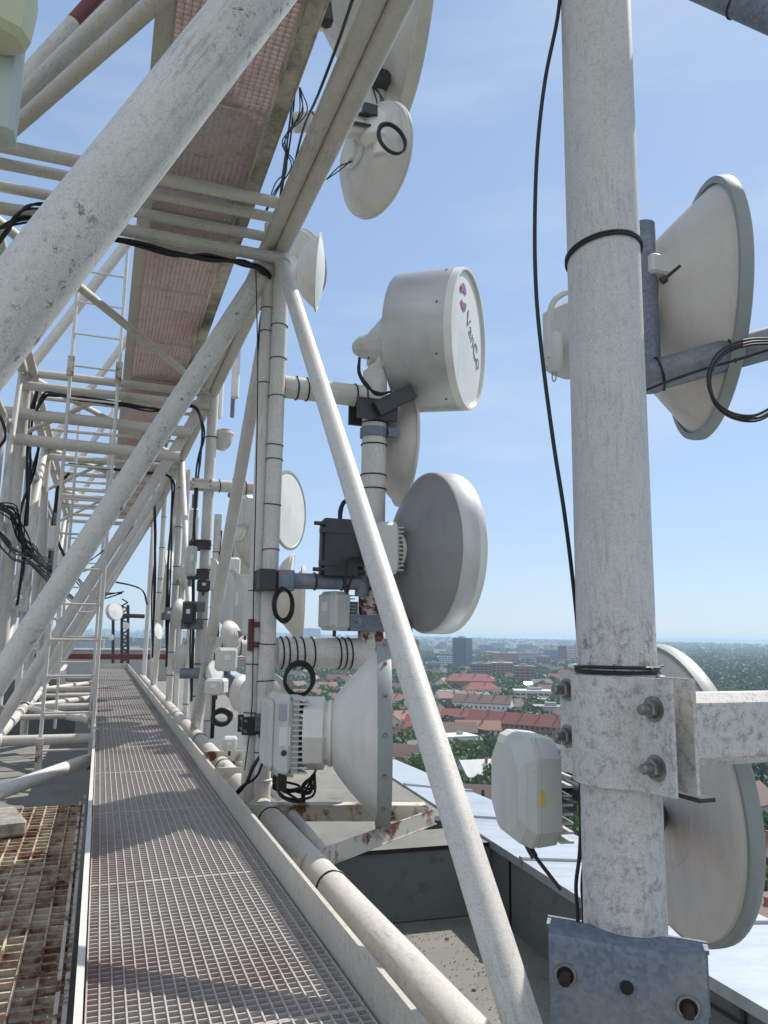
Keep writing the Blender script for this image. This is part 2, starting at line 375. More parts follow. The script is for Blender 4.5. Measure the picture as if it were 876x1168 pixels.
# longitudinal braces (both side planes)
for a, b, r in ((1, 0, .071), (1, 2, .078), (3, 2, .06), (3, 4, .075), (5, 4, .07)):
    yb = YK[b] + (.12 if b == 0 else (-.1 if a > b else .1))
    T('side_brace', [((XR, YK[a], ZT-.02), (XR, yb, ZB+.02))], r=r, mat='pole_paint' if a == 1 and b == 2 else 'white_paint')
    if a > 1 or b == 2: T('side_brace', [((XL, YK[a], ZT), (XL, yb, ZB))], r=.075)
# lateral braces in each frame
pb = A(0, 370, Y=2.3); pt = A(290, 0, Y=2.3); dv = (pt-pb).normalized()
T('frame_brace', [(pb-dv*1.3, pt+dv*2.0)], r=.104, mat='brace_paint', seg=40)
for k in (1, 2, 3, 4, 5):
    T('frame_brace', [((XL, YK[k], ZB), (XR-.05, YK[k], ZT-.03))], r={1: .105, 2: .085}.get(k, .078), mat='brace_paint' if k == 1 else 'white_paint')
for k in (2, 3, 4, 5):
    T('upper_brace', [((XL+.05, YK[k], ZT), (XR, YK[k], ZT+1.82*2.85))], r=.08, mat='white_paint')
for k in (1, 2, 3, 4):
    T('plan_brace', [((XL, YK[k], ZT-.02), (XR, YK[k+1], ZT-.02))], r=.052)
# the two sloping tubes and the red banded one at upper left
a, b_ = A(0, 160, Z=4.1), A(178, 2, Z=4.1); T('plan_brace', [(a-(b_-a)*.3, b_+(b_-a)*.4)], r=.062, mat='beam_paint')
a, b_ = A(10, 126, Z=4.35), A(140, 0, Z=4.35); T('plan_brace', [(a-(b_-a)*.3, b_+(b_-a)*.4)], r=.07)
a, b_ = A(28, 87, Y=7.5), A(106, 0, Y=7.5); c_ = A(84, 26, Y=7.5)
T('upper_brace', [(a-(b_-a)*1.2, c_)], r=.075); T('upper_brace', [(c_, b_+(b_-a)*2)], r=.0755, mat='red_brown_steel', label='upper brace painted dark red')
# cross tubes under the upper walkway
for y_, z_, r_ in ((197, 4.0, .055), (216, 3.98, .05), (241, 3.98, .05), (264, 3.80, .06)):
    q = A(150, y_, Z=z_); T('cross_tube', [((-3.2, q.y, z_), (XR-.02, q.y, z_))], r=r_)
for k in (2, 3, 4, 5):
    T('cross_tube', [((XL, YK[k], ZT), (XR-.05, YK[k], ZT))], r=.065); T('cross_tube', [((XL, YK[k]-.1, ZT-.24), (XR-.05, YK[k]-.1, ZT-.24))], r=.07)
    T('cross_tube', [((XL, YK[k], ZB), (-.02, YK[k], ZB))], r=.075)
for y_ in (14.9, 20.3, 25.5):
    T('cross_tube', [((XL, y_, ZT-.1), (XR-.05, y_, ZT-.1))], r=.06)
T('cross_tube', [(A(-20, 467, Y=12.5), A(217, 493, Y=12.5))], r=.088); T('cross_tube', [(A(12, 500, Y=12.3), A(205, 521, Y=12.3))], r=.088)
T('cross_tube', [((XL-.4, 7.4, -1.55), (XL+.3, 7.4, -1.55))], r=.07)
# floor plan braces left of the lower walkway
T('floor_brace', [(A(-60, 925, Z=ZB), A(108, 864, Z=ZB))], r=.075, mat='brace_paint')
T('floor_brace', [((XL, 17.9, ZB), (-.05, 15.2, ZB))], r=.07); T('floor_brace', [((XL, 17.9, ZB), (-.05, 20.2, ZB))], r=.07); T('floor_brace', [((XL, 23.1, ZB), (-.05, 26, ZB))], r=.07)
# saddles / collars on nodes
mb = MB()
for k in (1, 2, 3): mb.lathe([(-.14, .13), (-.12, .15), (.12, .15), (.14, .13)], (XL+.03, YK[k], ZB), (0,1,0), 24)
obj('collar', mb, 'white_paint', tr)
mb = MB()
for z_ in (3.1, 2.75, 2.35, 1.85, 1.7, 1.25, .8, .55, -.1, -.45, -.8, -1.1):
    q = A(314, 500, Y=7.4); mb.ring((q.x, q.y, z_), (.05*math.sin(z_*31), .09*math.sin(z_*9), 1), .083, .005)
for z_ in (3.3, 3.05, 2.5, .4, -.3, -.75, -.95): mb.ring((P1.x, P1.y, z_), (.05, .04, 1), .079, .005)
for k in (2, 3, 4):
    for z_ in (3.1, 2.2, 1.3, .9, .1, -.6, -1.1): mb.ring((XR+.02, YK[k], z_+.05*k), (0, .02, 1), .093 if k == 2 else .08, .008)
obj('cable_tie', mb, 'rubber', tr)
mb = MB(); mb.box((P1.x-.055, P1.y-.07, -.02), (.05, .05, .30)); mb.box((P1.x-.0, P1.y-.085, .08), (.12, .03, .05)); mb.box((P1.x-.0, P1.y-.085, -.11), (.12, .03, .05))
obj('pipe_clamp', mb, 'red_brown_steel', tr, 'red oxide pipe clamp')
mb = MB()
def wring(a, b, d, r): a = V(a); b = V(b); ax = (b-a).normalized(); mb.ring(a+ax*d, ax, r, .011, 24, 6)
wring((XR, 7.5, ZT), (XR, YK[0]+.25, ZB), .30, .072); wring((XR-.05, 7.5, ZT-.03), (XL, 7.5, ZB), .34, .106); wring((XR, 7.5, ZT), (XR, YK[2]-.1, ZB), .28, .08)
wring((XR-.05, 12.7, ZT-.03), (XL, 12.7, ZB), .3, .087)
for z_ in (-1.35,): wring((q.x, q.y, z_), (q.x, q.y, 3), 0, .081)
obj('weld_bead', mb, 'truss_paint', tr)
# vertical pickets and long rail left
T('side_rail', [((-1.5, 9.2, 3.0), (-1.5, 25, 3.0))], r=.055); T('side_rail', [((-1.5, 9.2, 1.55), (-1.5, 25, 1.55))], r=.055)
T('side_rail', [((-1.75, 9.2, 1.05), (-1.75, 25, 1.05))], r=.06)
y_ = 9.6; i = 0
while y_ < 25:
    T('picket', [((-1.5, y_, -.2+.5*math.sin(i*2.1)), (-1.5, y_, 3.0))], r=.032+.010*(i % 3), seg=12); y_ += .95+.25*math.sin(i*1.7); i += 1

def pole_thing(label, x, y, z0, z1, r, ties=3, mat='white_paint', cab=False):
    t = thing('mount_pipe', label, 'mount pipe', (x, y, z0)); mb = MB(); mb.tube((x, y, z0), (x, y, z1), r, 16); obj('pipe', mb, mat, t)
    mb = MB()
    for k in range(ties): z = z0+(z1-z0)*(k+.6)/(ties+.3); mb.ring((x, y, z), (.05*math.sin(k*3+x*9), .05, 1), r+.005, .007)
    obj('cable_tie', mb, 'rubber', t)
    if cab:
        mb = MB()
        for k in range(3): mb.path(smoothpath([(x+r*(.7+.3*k), y-r-.01-.02*k, z0+(z1-z0)*f+.0) for f in (0, .3, .6, .8)]+[(x+r+.12*k, y-r, z0+(z1-z0)*.93)]), .013, 6)
        obj('cable', mb, 'rubber', t)
    return t
wh = {0: 'first', 1: 'second', 2: 'third', 3: 'fourth', 4: 'fifth', 5: 'sixth', 6: 'seventh'}
for k, (x, y, z0, z1, r) in enumerate(((1.95, 14.6, -2.2, 2.2, .07), (1.72, 16.4, -2.2, 3.2, .055), (2.2, 18.6, -2.2, 1.8, .08), (1.75, 20.6, -2.2, 3.4, .06), (2.1, 24.5, -2.2, 2.4, .08), (1.8, 26.5, -2.2, 3.0, .06))):
    pole_thing('slim white mount pipe beyond the leaning post, %s one counted away from the camera' % wh[k], x, y, z0, z1, r, 4, cab=k % 2 == 0)
for k, (x, y, z0, z1, r) in enumerate(((-1.75, 11.2, -.4, 3.1, .045), (-1.9, 13.9, -2.2, 2.4, .055), (-1.72, 15.6, -2.2, 3.3, .05), (-1.95, 17.0, -2.2, 1.9, .05), (-1.7, 20.2, -2.2, 3.0, .06), (-1.9, 22.0, -2.2, 2.2, .05), (-1.7, 25.6, -2.2, 3.2, .06))):
    pole_thing('white mount pipe outside the left side rail, %s one counted away from the camera' % wh[k], x, y, z0, z1, r, 5, cab=k % 2 == 1)
for y in (10.1, 15.3, 20.5):
    T('knee_brace', [((XL, y+2.4, ZT-.05), (XL+.02, y+2.6-1.4, .9))], r=.04); T('knee_brace', [((XL, y+2.7, ZT-1.0), (.2, y+2.6, ZT-.02))], r=.035)
for k in (2, 3, 4): T('tie_rod', [((XL, YK[k]+.15, .35), (XL, YK[k+1]-.1, .35))], r=.045); T('tie_rod', [((XL, YK[k]+.1, ZT-.9), (XL, YK[k+1]-.1, ZT-.9))], r=.04)
for y in (14.0, 16.2, 19.1, 21.8, 24.4, 26.6): T('rung_tube', [((XL, y, ZT-.02), (XR-.05, y, ZT-.02))], r=.035)
for y in (16.0, 21.0): T('floor_tube', [((XL, y, ZB), (-.02, y, ZB))], r=.05)
# ================================================================== WALKWAYS
def walkway(name, label, y0, y1, x0, x1, z, mat, toe_h, pitch=.0478, bar_h=.05, beam=None):
    t = thing(name, label, 'walkway', ((x0+x1)/2, (y0+y1)/2, z))
    L = 1.82; y = y0; n = 0
    while y < y1-.01:
        e = min(y+L, y1); mb = MB()
        nx = int(round((x1-x0)/pitch)); tb = .0062
        for i in range(nx+1):
            mb.box((x0+(x1-x0)*i/nx, (y+e)/2, z-bar_h/2), (tb, e-y-.012, bar_h))
        ny = int(round((e-y)/pitch))
        for j in range(ny+1):
            yy = y+.006+(e-y-.012)*j/ny; mb.box(((x0+x1)/2, yy, z-bar_h/2-.003), (x1-x0, tb if 0 < j < ny else .014, bar_h-.006))
        obj('grating_panel', mb, mat, t, smooth=False); y = e; n += 1
    return t
lw = walkway('lower_walkway', 'long grey grated walkway at roof level with a kick board along its right edge', 1.2, 31.2, .045, 1.045, -1.4, 'grating_paint', .2)
mb = MB(); mb.box((1.075, 16.2, -1.37), (.022, 30.4, .26)); obj('toe_board', mb, 'beam_paint', lw)
mb = MB(); mb.box((.018, 16.2, -1.42), (.03, 30.4, .12)); obj('edge_beam', mb, 'white_paint', lw)
mb = MB(); mb.box((.56, 31.25, -1.33), (1.0, .03, .22)); obj('toe_board', mb, 'beam_paint', lw)
mb = MB()
y_ = 1.8
while y_ < 31: mb.box((.55, y_, -1.50), (1.1, .06, .09)); y_ += 1.82
obj('bearer', mb, 'red_brown_steel', lw, smooth=False)
uw = walkway('overhead_walkway', 'grated walkway overhead seen from below with mossy side beams and reddish grating', -1.0, 29.3, .20, .98, 4.2, 'upper_grating_paint', 0)
mb = MB(); mb.box((.135, 14.1, 4.19), (.13, 30.5, .02)); mb.box((.075, 14.1, 4.28), (.014, 30.5, .2)); obj('edge_beam', mb, 'beam_paint', uw)
mb = MB(); mb.box((1.06, 14.1, 4.19), (.16, 30.5, .02)); mb.box((1.15, 14.1, 4.28), (.014, 30.5, .2)); mb.box((.985, 14.1, 4.115), (.012, 30.5, .15)); obj('edge_beam', mb, 'mossy_paint', uw)
mb = MB(); y_ = 2.0
while y_ < 29: mb.box((.59, y_, 4.135), (.78, .03, .03)); y_ += 1.82
obj('bearer', mb, 'upper_grating_paint', uw, smooth=False)

# rusty grating with a concrete block left of the walkway
rg = thing('rusty_grating', 'rusty steel grating panels over sheet beside the walkway at lower left', 'grating', (-.6, 5, -1.75))
for y0_, y1_ in ((8.7, 6.35), (6.3, 4.6), (4.55, 2.4)):
    mb = MB(); n = 16
    for i in range(n): mb.box((-.07-.105*i, (y0_+y1_)/2, -1.75), (.012, abs(y0_-y1_), .03))
    k = int(abs(y0_-y1_)/.11)
    for j in range(k+1): mb.box((-.85, y1_+(y0_-y1_)*j/k, -1.757), (1.6, .014, .026))
    obj('grating_panel', mb, 'rust', rg, smooth=False)
mb = MB(); mb.box((-.035, 5.6, -1.72), (.02, 6.4, .10)); mb.box((-.075, 5.6, -1.79), (.02, 6.4, .12)); obj('side_rail', mb, 'rusty_paint', rg, smooth=False)
mb = MB(); mb.box((-.85, 5.55, -1.93), (1.6, 6.2, .012))
obj('drip_sheet', mb, 'rusty_sheet', rg, smooth=False)
mb = MB(); q = A(14, 948, Z=-1.72); mb.box((q.x-.25, q.y+.05, -1.66), (.62, .62, .13), (1, .25, 0), (-.25, 1, 0), bev=.02)
single('concrete_block', mb, 'concrete', 'rough grey concrete block lying on the rusty grating', 'concrete block')

# ladders
def ladder(label, x0, x1, y, z0, z1, step, r=.028):
    t = thing('ladder', label, 'ladder', ((x0+x1)/2, y, z0))
    for x in (x0, x1): mb = MB(); mb.tube((x, y, z0), (x, y, z1), r, 10); obj('stile', mb, 'white_paint', t)
    z = z0+.3
    while z < z1-.05: mb = MB(); mb.tube((x0, y, z), (x1, y, z), .017, 8); obj('rung', mb, 'white_paint', t); z += step
    return t
q0, q1 = A(48, 820, Y=12.3), A(107, 820, Y=12.3)
la = ladder('tall white ladder rising left of the lower walkway to above the overhead walkway', q0.x, q1.x, 12.3, -2.0, 6.05, .52)
for x in (q0.x, q1.x):
    mb = MB(); mb.box((x, 12.24, -1.75), (.09, .05, .45)); mb.box((x, 12.22, 3.98), (.1, .08, .3)); obj('bracket', mb, 'rusty_paint', la)

ladder('second white ladder further back left of the walkway', q0.x-.05, q0.x+.62, 17.6, -2.0, 4.9, .52, .03)
# ================================================================== ROOF
mb = MB(); mb.add([(-30, -14, -2.5), (3.4, -14, -2.5), (6.4, 44, -2.5), (-30, 44, -2.5)], [(0,1,2,3)]); struct('roof_deck', mb, 'roof_felt')
mb = MB(); mb.add([(-30,-14,-2.52),(4.3,-14,-2.52),(6.9,44,-2.52),(-30,44,-2.52),(-30,-14,-98),(4.3,-14,-98),(6.9,44,-98),(-30,44,-98)], [(0,1,2,3),(4,5,6,7),(0,1,5,4),(1,2,6,5),(2,3,7,6),(3,0,4,7)]); struct('building_block', mb, 'render_grey')
# raised plinth
mb = MB(); mb.prism([(1.72, 6.78, -2.49), (3.52, 6.70, -2.49), (3.86, 11.5, -2.49), (1.72, 11.5, -2.49)], (0,0,1), .61); 
pl = single('roof_plinth', mb, 'dark_felt', 'raised felt covered plinth on the roof below the front dish', 'plinth')
mb = MB(); mb.add([(1.70,6.76,-1.873),(3.53,6.68,-1.873),(3.87,11.5,-1.873),(1.70,11.5,-1.873)],[(0,1,2,3)]); obj('felt_top', mb, 'roof_felt', pl)
mb = MB(); mb.box((2.0, 6.76, -2.19), (.02, .012, .60)); mb.bar((1.72, 6.765, -1.895), (3.5, 6.69, -1.895), .012, .03); obj('felt_seam', mb, 'rubber', pl)
# parapet with sheet metal coping
pa = thing('parapet_wall', 'roof edge parapet in dark felt with pale blue grey sheet metal coping', 'parapet', (3.3, 8, -2.5))
def px_in(y): return 3.33+.075*max(0, y-4)
def pw(y): return min(1.3, max(.65, 1.3-.09*(y-5)))
ys = [-14, 0, 3, 4.5, 6, 7.6, 9.3, 12, 15, 20, 26, 34, 43]
mb = MB()
for y0_, y1_ in zip(ys[:-1], ys[1:]):
    a, b_ = px_in(y0_), px_in(y1_)
    mb.add([(a, y0_, -2.5), (b_, y1_, -2.5), (b_, y1_, -1.89), (a, y0_, -1.89)], [(0,1,2,3)])
    mb.add([(a, y0_, -1.89), (b_, y1_, -1.89), (b_+pw(y1_)-.05, y1_, -2.05), (a+pw(y0_)-.05, y0_, -2.05)], [(0,1,2,3)])
obj('upstand', mb, 'dark_felt', pa, smooth=False)
mb = MB()
for y_ in (2.2, 3.5, 5.05, 6.3): mb.box((px_in(y_)-.006, y_, -2.19), (.008, .03, .6), (1, 0, 0), (.075, 1, 0))
mb.bar((px_in(0)-.01, 0, -2.0), (px_in(4)-.01, 4, -2.0), .008, .02); obj('felt_seam', mb, 'rubber', pa, smooth=False)
for i, (y0_, y1_) in enumerate(zip(ys[:-1], ys[1:])):
    a, b_ = px_in(y0_), px_in(y1_); mb = MB(); z0 = -1.85; y0_ += .012; W0, W1 = pw(y0_), pw(y1_)
    poly = [(a-.03, y0_, z0), (b_-.03, y1_, z0), (b_+W1, y1_, z0-.13), (a+W0, y0_, z0-.13)]
    mb.add([*poly, (a-.03, y0_, z0-.07), (b_-.03, y1_, z0-.07), (a+W0, y0_, z0-.23), (b_+W1, y1_, z0-.23)], [(0,1,2,3), (0,1,5,4), (3,2,7,6)])
    mb.bar(V((a-.03, y0_+.02, z0+.012)), V((a+W0, y0_+.02, z0-.118)), .05, .024)
    obj('coping_sheet', mb, 'coping_sheet', pa, smooth=False)
fp = thing('end_parapet', 'low grey parapet wall with white coping at the far end of the roof', 'parapet', (-6, 42, -2.5))
mb = MB(); mb.box((-6, 42, -1.72), (20, .3, 1.5)); obj('wall', mb, 'render_grey', fp)
mb = MB(); mb.box((-6, 41.95, -.93), (20.2, .5, .08)); obj('coping', mb, 'white_coping', fp)
mb = MB(); mb.box((-2, 34, -1.05), (10.5, .15, .22)); single('steel_beam', mb, 'red_brown_steel', 'dark red steel beam crossing behind the far end of the walkway', 'beam')
# left equipment shelter walls far
mb = MB(); mb.box((-3.1, 27, -1.95), (4.2, 5, 1.1)); sh = single('roof_curb', mb, 'dark_felt', 'dark felt covered roof curb beyond the floor braces left of the walkway', 'roof curb')
# debris on the roof
mb = MB()
for i in range(2200):
    x = rng.uniform(2.2, 3.3); y = rng.uniform(3.5, 6.6); r_ = rng.uniform(.002, .006)*(2.5 if i % 97 == 0 else 1)
    if rng.random() > (x-2.2)**1.5: continue
    mb.box((x, y, -2.497+r_*.5), (r_*2, r_*1.4, r_), (math.cos(i), math.sin(i), 0), (-math.sin(i), math.cos(i), 0))
single('gravel_debris', mb, 'concrete', 'loose grit and pebbles on the roof felt', 'grit', kind='stuff')

# rusty angle frame
mb = MB(); mb.box((2.75, 15.2, -2.19), (2.1, 5.4, .61)); mb.box((1.9, 12.48, -2.2), (.02, .02, .6))
single('roof_plinth', mb, 'dark_felt', 'second dark felt plinth further along behind the leaning post', 'plinth')
mb = MB(); mb.box((-2.2, 19.5, -2.1), (3.6, .4, .8)); single('roof_curb', mb, 'dark_felt', 'dark felt curb wall crossing the roof behind the ladder foot', 'roof curb')
rf = thing('rusty_bracket_frame', 'triangular frame of rusty white flat bars on the roof under the front dish', 'frame', (2, 6.3, -1.6))
a, b_, c_ = V((1.3, 7.08, -1.57)), V((2.86, 6.62, -1.57)), V((1.33, 5.38, -1.57))
mb = MB(); mb.bar(a, b_, .012, .13); mb.bar(a+V((0,.07,.065)), b_+V((0,.07,.065)), .14, .01); obj('flat_bar', mb, 'rusty_paint', rf, smooth=False)
mb = MB(); mb.bar(c_, b_+V((0,-.12,0)), .012, .13); mb.bar(c_+V((0,.06,-.065)), b_+V((0,-.06,-.065)), .12, .01); obj('flat_bar', mb, 'rusty_paint', rf, smooth=False)
mb = MB(); mb.tube((1.7, 6.98, -1.58), (1.68, 5.72, -1.62), .045); obj('strut', mb, 'truss_paint', rf)
mb = MB(); mb.box(b_+V((.1, 0, -.08)), (.34, .16, .07)); obj('foot', mb, 'dark_steel', rf)
rf2 = thing('rusty_bracket_frame', 'small rusty channel frame beside the lower chord behind the double post', 'frame', (1.6, 9.2, -1.6))
mb = MB(); mb.bar((1.3, 9.9, -1.5), (2.1, 9.8, -1.5), .02, .12); mb.bar((1.3, 8.7, -1.5), (2.1, 8.6, -1.5), .02, .12); obj('flat_bar', mb, 'rusty_paint', rf2, smooth=False)
mb = MB(); mb.tube((1.85, 10.6, -1.7), (1.9, 8.4, -1.7), .06); obj('strut', mb, 'truss_paint', rf2)

# ================================================================== FRONT ANTENNA POLE (right)
PX, PY, PR = 1.597, 2.15, .126
ap = thing('antenna_pole', 'thick scratched white pole in the right foreground carrying clamps', 'antenna pole', (PX, PY, -2.5))
mb = MB()
mb.path([(PX, PY, z) for z in [-2.5, -2, -1.5, -1, -.5, 0, .5, 1, 1.5, 2, 2.5, 3, 4, 5.5]], PR, 64); obj('pole', mb, 'pole_paint', ap)
def polept(px, py, r): # point on the pole's camera side
    return A(px, py, Y=PY-r)
for py_, tl in ((265, .16), (268, .17)):
    q = A(688, py_, Y=PY-PR); mb = MB(); mb.ring((PX, PY, q.z+.0), (-tl*.35, tl, 1), PR+.006, .0055, 48); obj('cable_tie', mb, 'rubber', ap)
q = A(706, 768, Y=PY-PR)
mb = MB(); mb.ring((PX, PY, q.z), (.0, .0, 1), PR+.006, .006, 48); mb.ring((PX, PY, q.z+.012), (.02, .03, 1), PR+.007, .005, 48); obj('cable_tie', mb, 'rubber', ap)
mb = MB(); mb.tube((PX+PR*.2, PY-PR-.012, q.z+.012), (PX+PR*1.2, PY-PR*.2-.02, q.z+.02), .004, 6); obj('tie_tail', mb, 'rubber', ap)
# clamp: front half shell with flanges, back half shell
zt_, zb_ = A(700, 772, Y=PY-PR).z, A(700, 902, Y=PY-PR).z; zc = (zt_+zb_)/2; hh = zt_-zb_
cl = thing('pipe_clamp', 'heavy white painted two part clamp bolted round the foreground pole', 'clamp', (PX, PY, zc))
CF = V((.12, -.993, 0)).normalized(); CN = V((-.993, -.12, 0)).normalized()   # flange direction, outward normal of the near half
def shell(sign, f0, f1, thick=.014, yoff=.038):
    N = 24; pr = PR+.008; a0 = math.asin(yoff/pr); arc = [a0+(math.pi-2*a0)*k/N for k in range(N+1)]   # angle from +CF through +CN
    mk = lambda r: [CF*(math.cos(t)*r)+CN*(math.sin(t)*r*sign) for t in arc]
    outer = [CF*f1+CN*(sign*(yoff+thick))]+mk(pr+thick)[1:-1]+[-CF*f0+CN*(sign*(yoff+thick))]
    inner = [CF*f1+CN*(sign*yoff)]+mk(pr)[1:-1]+[-CF*f0+CN*(sign*yoff)]
    n = len(outer); base = V((PX, PY, 0)); vs = []; fs = []
    for z in (zb_, zt_): vs += [base+o+V((0,0,z)) for o in outer]+[base+o+V((0,0,z)) for o in inner]
    for k in range(n-1): fs += [(k, k+1, 2*n+k+1, 2*n+k), (n+k, n+k+1, 3*n+k+1, 3*n+k), (2*n+k, 2*n+k+1, 3*n+k+1, 3*n+k), (k, k+1, n+k+1, n+k)]
    fs += [(0, n, 3*n, 2*n), (n-1, 2*n-1, 4*n-1, 3*n-1)]; mb = MB(); mb.add(vs, fs); return mb
obj('front_plate', shell(1, .225, .27), 'pole_paint', cl)
obj('back_plate', shell(-1, .225, .27), 'pole_paint', cl)
def bolt(parent, p, ax, r=.022, L=.05, mat='bolt_steel', washer=True, inner=True):
    ax = V(ax).normalized(); mb = MB(); p = V(p)
    mb.lathe([(0, 0), (0, r*1.75), (r*.25, r*1.75), (r*.25, 0)], p, ax, 24)
    mb.lathe([(r*.25, 0), (r*.25, r*1.25), (r*1.1, r*1.25), (r*1.25, r*1.05), (r*1.25, 0)], p, ax, 6)
    mb.lathe([(r*1.25, 0), (r*1.25, r*.72), (L-.004, r*.72), (L, r*.55), (L, 0)], p, ax, 14)
    return obj('bolt', mb, mat, parent)
BP = V((PX, PY, 0))
for z in (zt_-.09, zb_+.075): bolt(cl, BP+CF*.205+CN*.052+V((0,0,z)), CN, .022, .058)
for z in (zt_-.06, zb_+.12): bolt(cl, BP-CF*.185+CN*.052+V((0,0,z)), CN, .022, .062)
mb = MB(); mb.box((PX+.10, PY-.20, zb_-.012), (.06, .14, .012)); obj('shim', mb, 'dark_steel', cl)
# horizontal tube leaving the clamp to the right
q = A(830, 830, Y=PY); sa = thing('support_arm', 'weathered grey white flat sided bar running right from the pole clamp', 'support arm', (PX+.3, PY, q.z))
mb = MB(); mb.box((PX+2.1, PY+.02, q.z), (.13, .236, 3.9), (0,1,0), (0,0,1), (1,0,0), bev=.03); obj('tube', mb, 'pole_paint', sa)
# galvanised bracket plate lower
q = A(716, 1135, Y=PY-PR-.04); gb = thing('galvanised_bracket', 'bent galvanised bracket plate bolted across the foot of the foreground pole', 'bracket', (PX, PY-PR, q.z))
ax_ = V((.82, -.57, -.06)).normalized(); ay_ = V((-.10, -.13, 1)).normalized(); az_ = ax_.cross(ay_).normalized()
hw = .218; hh_ = .165; mb = MB()
prof = [(-hh_, 0), (hh_-.03, 0), (hh_-.012, .008), (hh_, .03), (hh_, .11)]; th = .012
BK = V((.6, .8, 0)); cc = V((PX-.6*(PR+.035), PY-.8*(PR+.035), A(714, 1142, Y=PY-.8*(PR+.035)).z))
def gp(x, s, n): return cc+ax_*x+ay_*s-az_*n*-1*-1
vs = []; fs = []
for (s_, n_) in prof:
    for x in (-hw, hw): vs.append(cc+ax_*x+ay_*s_+BK*n_)
for (s_, n_) in prof:
    for x in (-hw, hw): vs.append(cc+ax_*x+ay_*(s_-(.012 if s_ > hh_-.02 else 0))+BK*(n_+.012))
k = len(prof)
for i in range(k-1):
    fs += [(2*i, 2*i+1, 2*i+3, 2*i+2), (2*k+2*i, 2*k+2*i+1, 2*k+2*i+3, 2*k+2*i+2), (2*i, 2*i+2, 2*k+2*i+2, 2*k+2*i), (2*i+1, 2*i+3, 2*k+2*i+3, 2*k+2*i+1)]
fs += [(0, 1, 2*k+1, 2*k), (2*k-2, 2*k-1, 4*k-1, 4*k-2)]
mb.add(vs, fs); obj('plate', mb, 'galvanised', gb)
mb = MB(); mb.lathe([(-.004, 0), (-.004, .019), (.004, .019), (.004, 0)], cc+ay_*.04-BK*.003, -BK, 20); obj('bolt_hole', mb, 'hole', gb)
for x, s_ in ((-.172, .045), (.165, .018)):
    p_ = cc+ax_*x+ay_*s_-BK*.004; mb = MB(); mb.lathe([(-.003, 0), (-.003, .028), (.003, .028), (.003, 0)], p_, -BK, 20); obj('bolt_hole', mb, 'hole', gb)
    mb = MB(); mb.ring(p_-BK*.004, BK, .028, .005, 24); obj('washer', mb, 'bolt_steel', gb)
    mb = MB(); mb.lathe([(0, 0), (0, .017), (.028, .016), (.031, .011), (.031, 0)], p_-BK*.003, (-.55,-.6,-.45), 14); obj('bolt', mb, 'dark_rust', gb)
q2 = A(783, 1070, Y=PY+.2)
mb = MB(); bc = V((PX, PY, q2.z-.02))+BK*(PR+.03); mb.box(bc, (.50, .012, .22), ax_, BK, (0,0,1)); mb.box(bc+BK*-.03+V((0,0,.1)), (.50, .07, .012), ax_, BK, (0,0,1)); obj('back_plate', mb, 'galvanised', gb)

# ================================================================== DISHES
def dish(label, c, n, R, depth=.5, shroud=.0, kind='cone', back='dish_back', face='radome', hubr=.28, hub_len=.12, lip=.03, domed=.04, name='dish_antenna', group=None, hub=True, shroud_mat=None, liplen=.05, rim_mat=None, pan=False):
    c = V(c); n = V(n).normalized(); Rm = R
    t = thing(name, label, 'dish antenna', c, group)
    D = depth*Rm; s = shroud*Rm; h = hubr*Rm
    if kind == 'cone': prof = [(-s-D, h)] + [(-s-D*(1-q), h+(Rm*.985-h)*(q**.93)) for q in (.15, .3, .45, .6, .75, .9, 1)]
    elif kind == 'bowl': prof = [(-s-D*(1-(k/10)**2), h+(Rm*.985-h)*(k/10)) for k in range(11)]
    elif kind == 'deep': prof = [(-s-D*(1-(k/12)**1.18), h+(Rm*.985-h)*(k/12)) for k in range(13)]
    else:  # pan: nearly flat back with a rounded edge
        prof = [(-s-D, h), (-s-D, Rm*.55), (-s-D*.97, Rm*.80), (-s-D*.80, Rm*.93), (-s-D*.45, Rm*.975), (-s, Rm*.985)]
    th = .02*Rm
    mb = MB(); mb.lathe([(-s-D, 0)] + prof + [(a+th, max(r-th, .001)) for a, r in prof[::-1]] + [(-s-D+th, 0)], c, n, 72); obj('reflector', mb, back, t)
    if s > 0:
        mb = MB(); mb.lathe([(-s, Rm*.955), (-s-.006, Rm*1.0), (-s+.01, Rm*1.012), (-.03*Rm, Rm*1.012), (-.03*Rm, Rm*.97), (-s, Rm*.955)], c, n, 72); obj('shroud', mb, shroud_mat or back, t)
    mb = MB(); L = liplen*Rm
    mb.lathe([(-L*.5, Rm*.97), (-L*.5, Rm*(1+lip)), (-L*.2, Rm*(1+lip*1.3)), (L*.4, Rm*(1+lip*1.2)), (L*.5, Rm*(1+lip*.6)), (L*.5, Rm*.97), (-L*.5, Rm*.97)], c, n, 72); obj('rim', mb, rim_mat or back, t)
    mb = MB(); mb.lathe([(L*.2, Rm*.975)] + [(L*.2+domed*Rm*(1-(q)**2), Rm*.975*q) for q in (.85, .7, .5, .3, .15)] + [(L*.2+domed*Rm, 0)], c, n, 72); obj('radome', mb, face, t)
    if hub:
        mb = MB(); z0 = -s-D; hl = hub_len*Rm
        mb.lathe([(z0+.003, h*.98), (z0-.01*Rm, h*1.05), (z0-hl*.5, h*1.02), (z0-hl*.5, h*.7), (z0-hl, h*.66), (z0-hl, 0)], c, n, 32); obj('hub', mb, 'dish_paint', t)
    return t, c+n*(-s-D-hub_len*Rm if hub else -s-D)
def Rw(c, rpx): return depth(c)*rpx/F
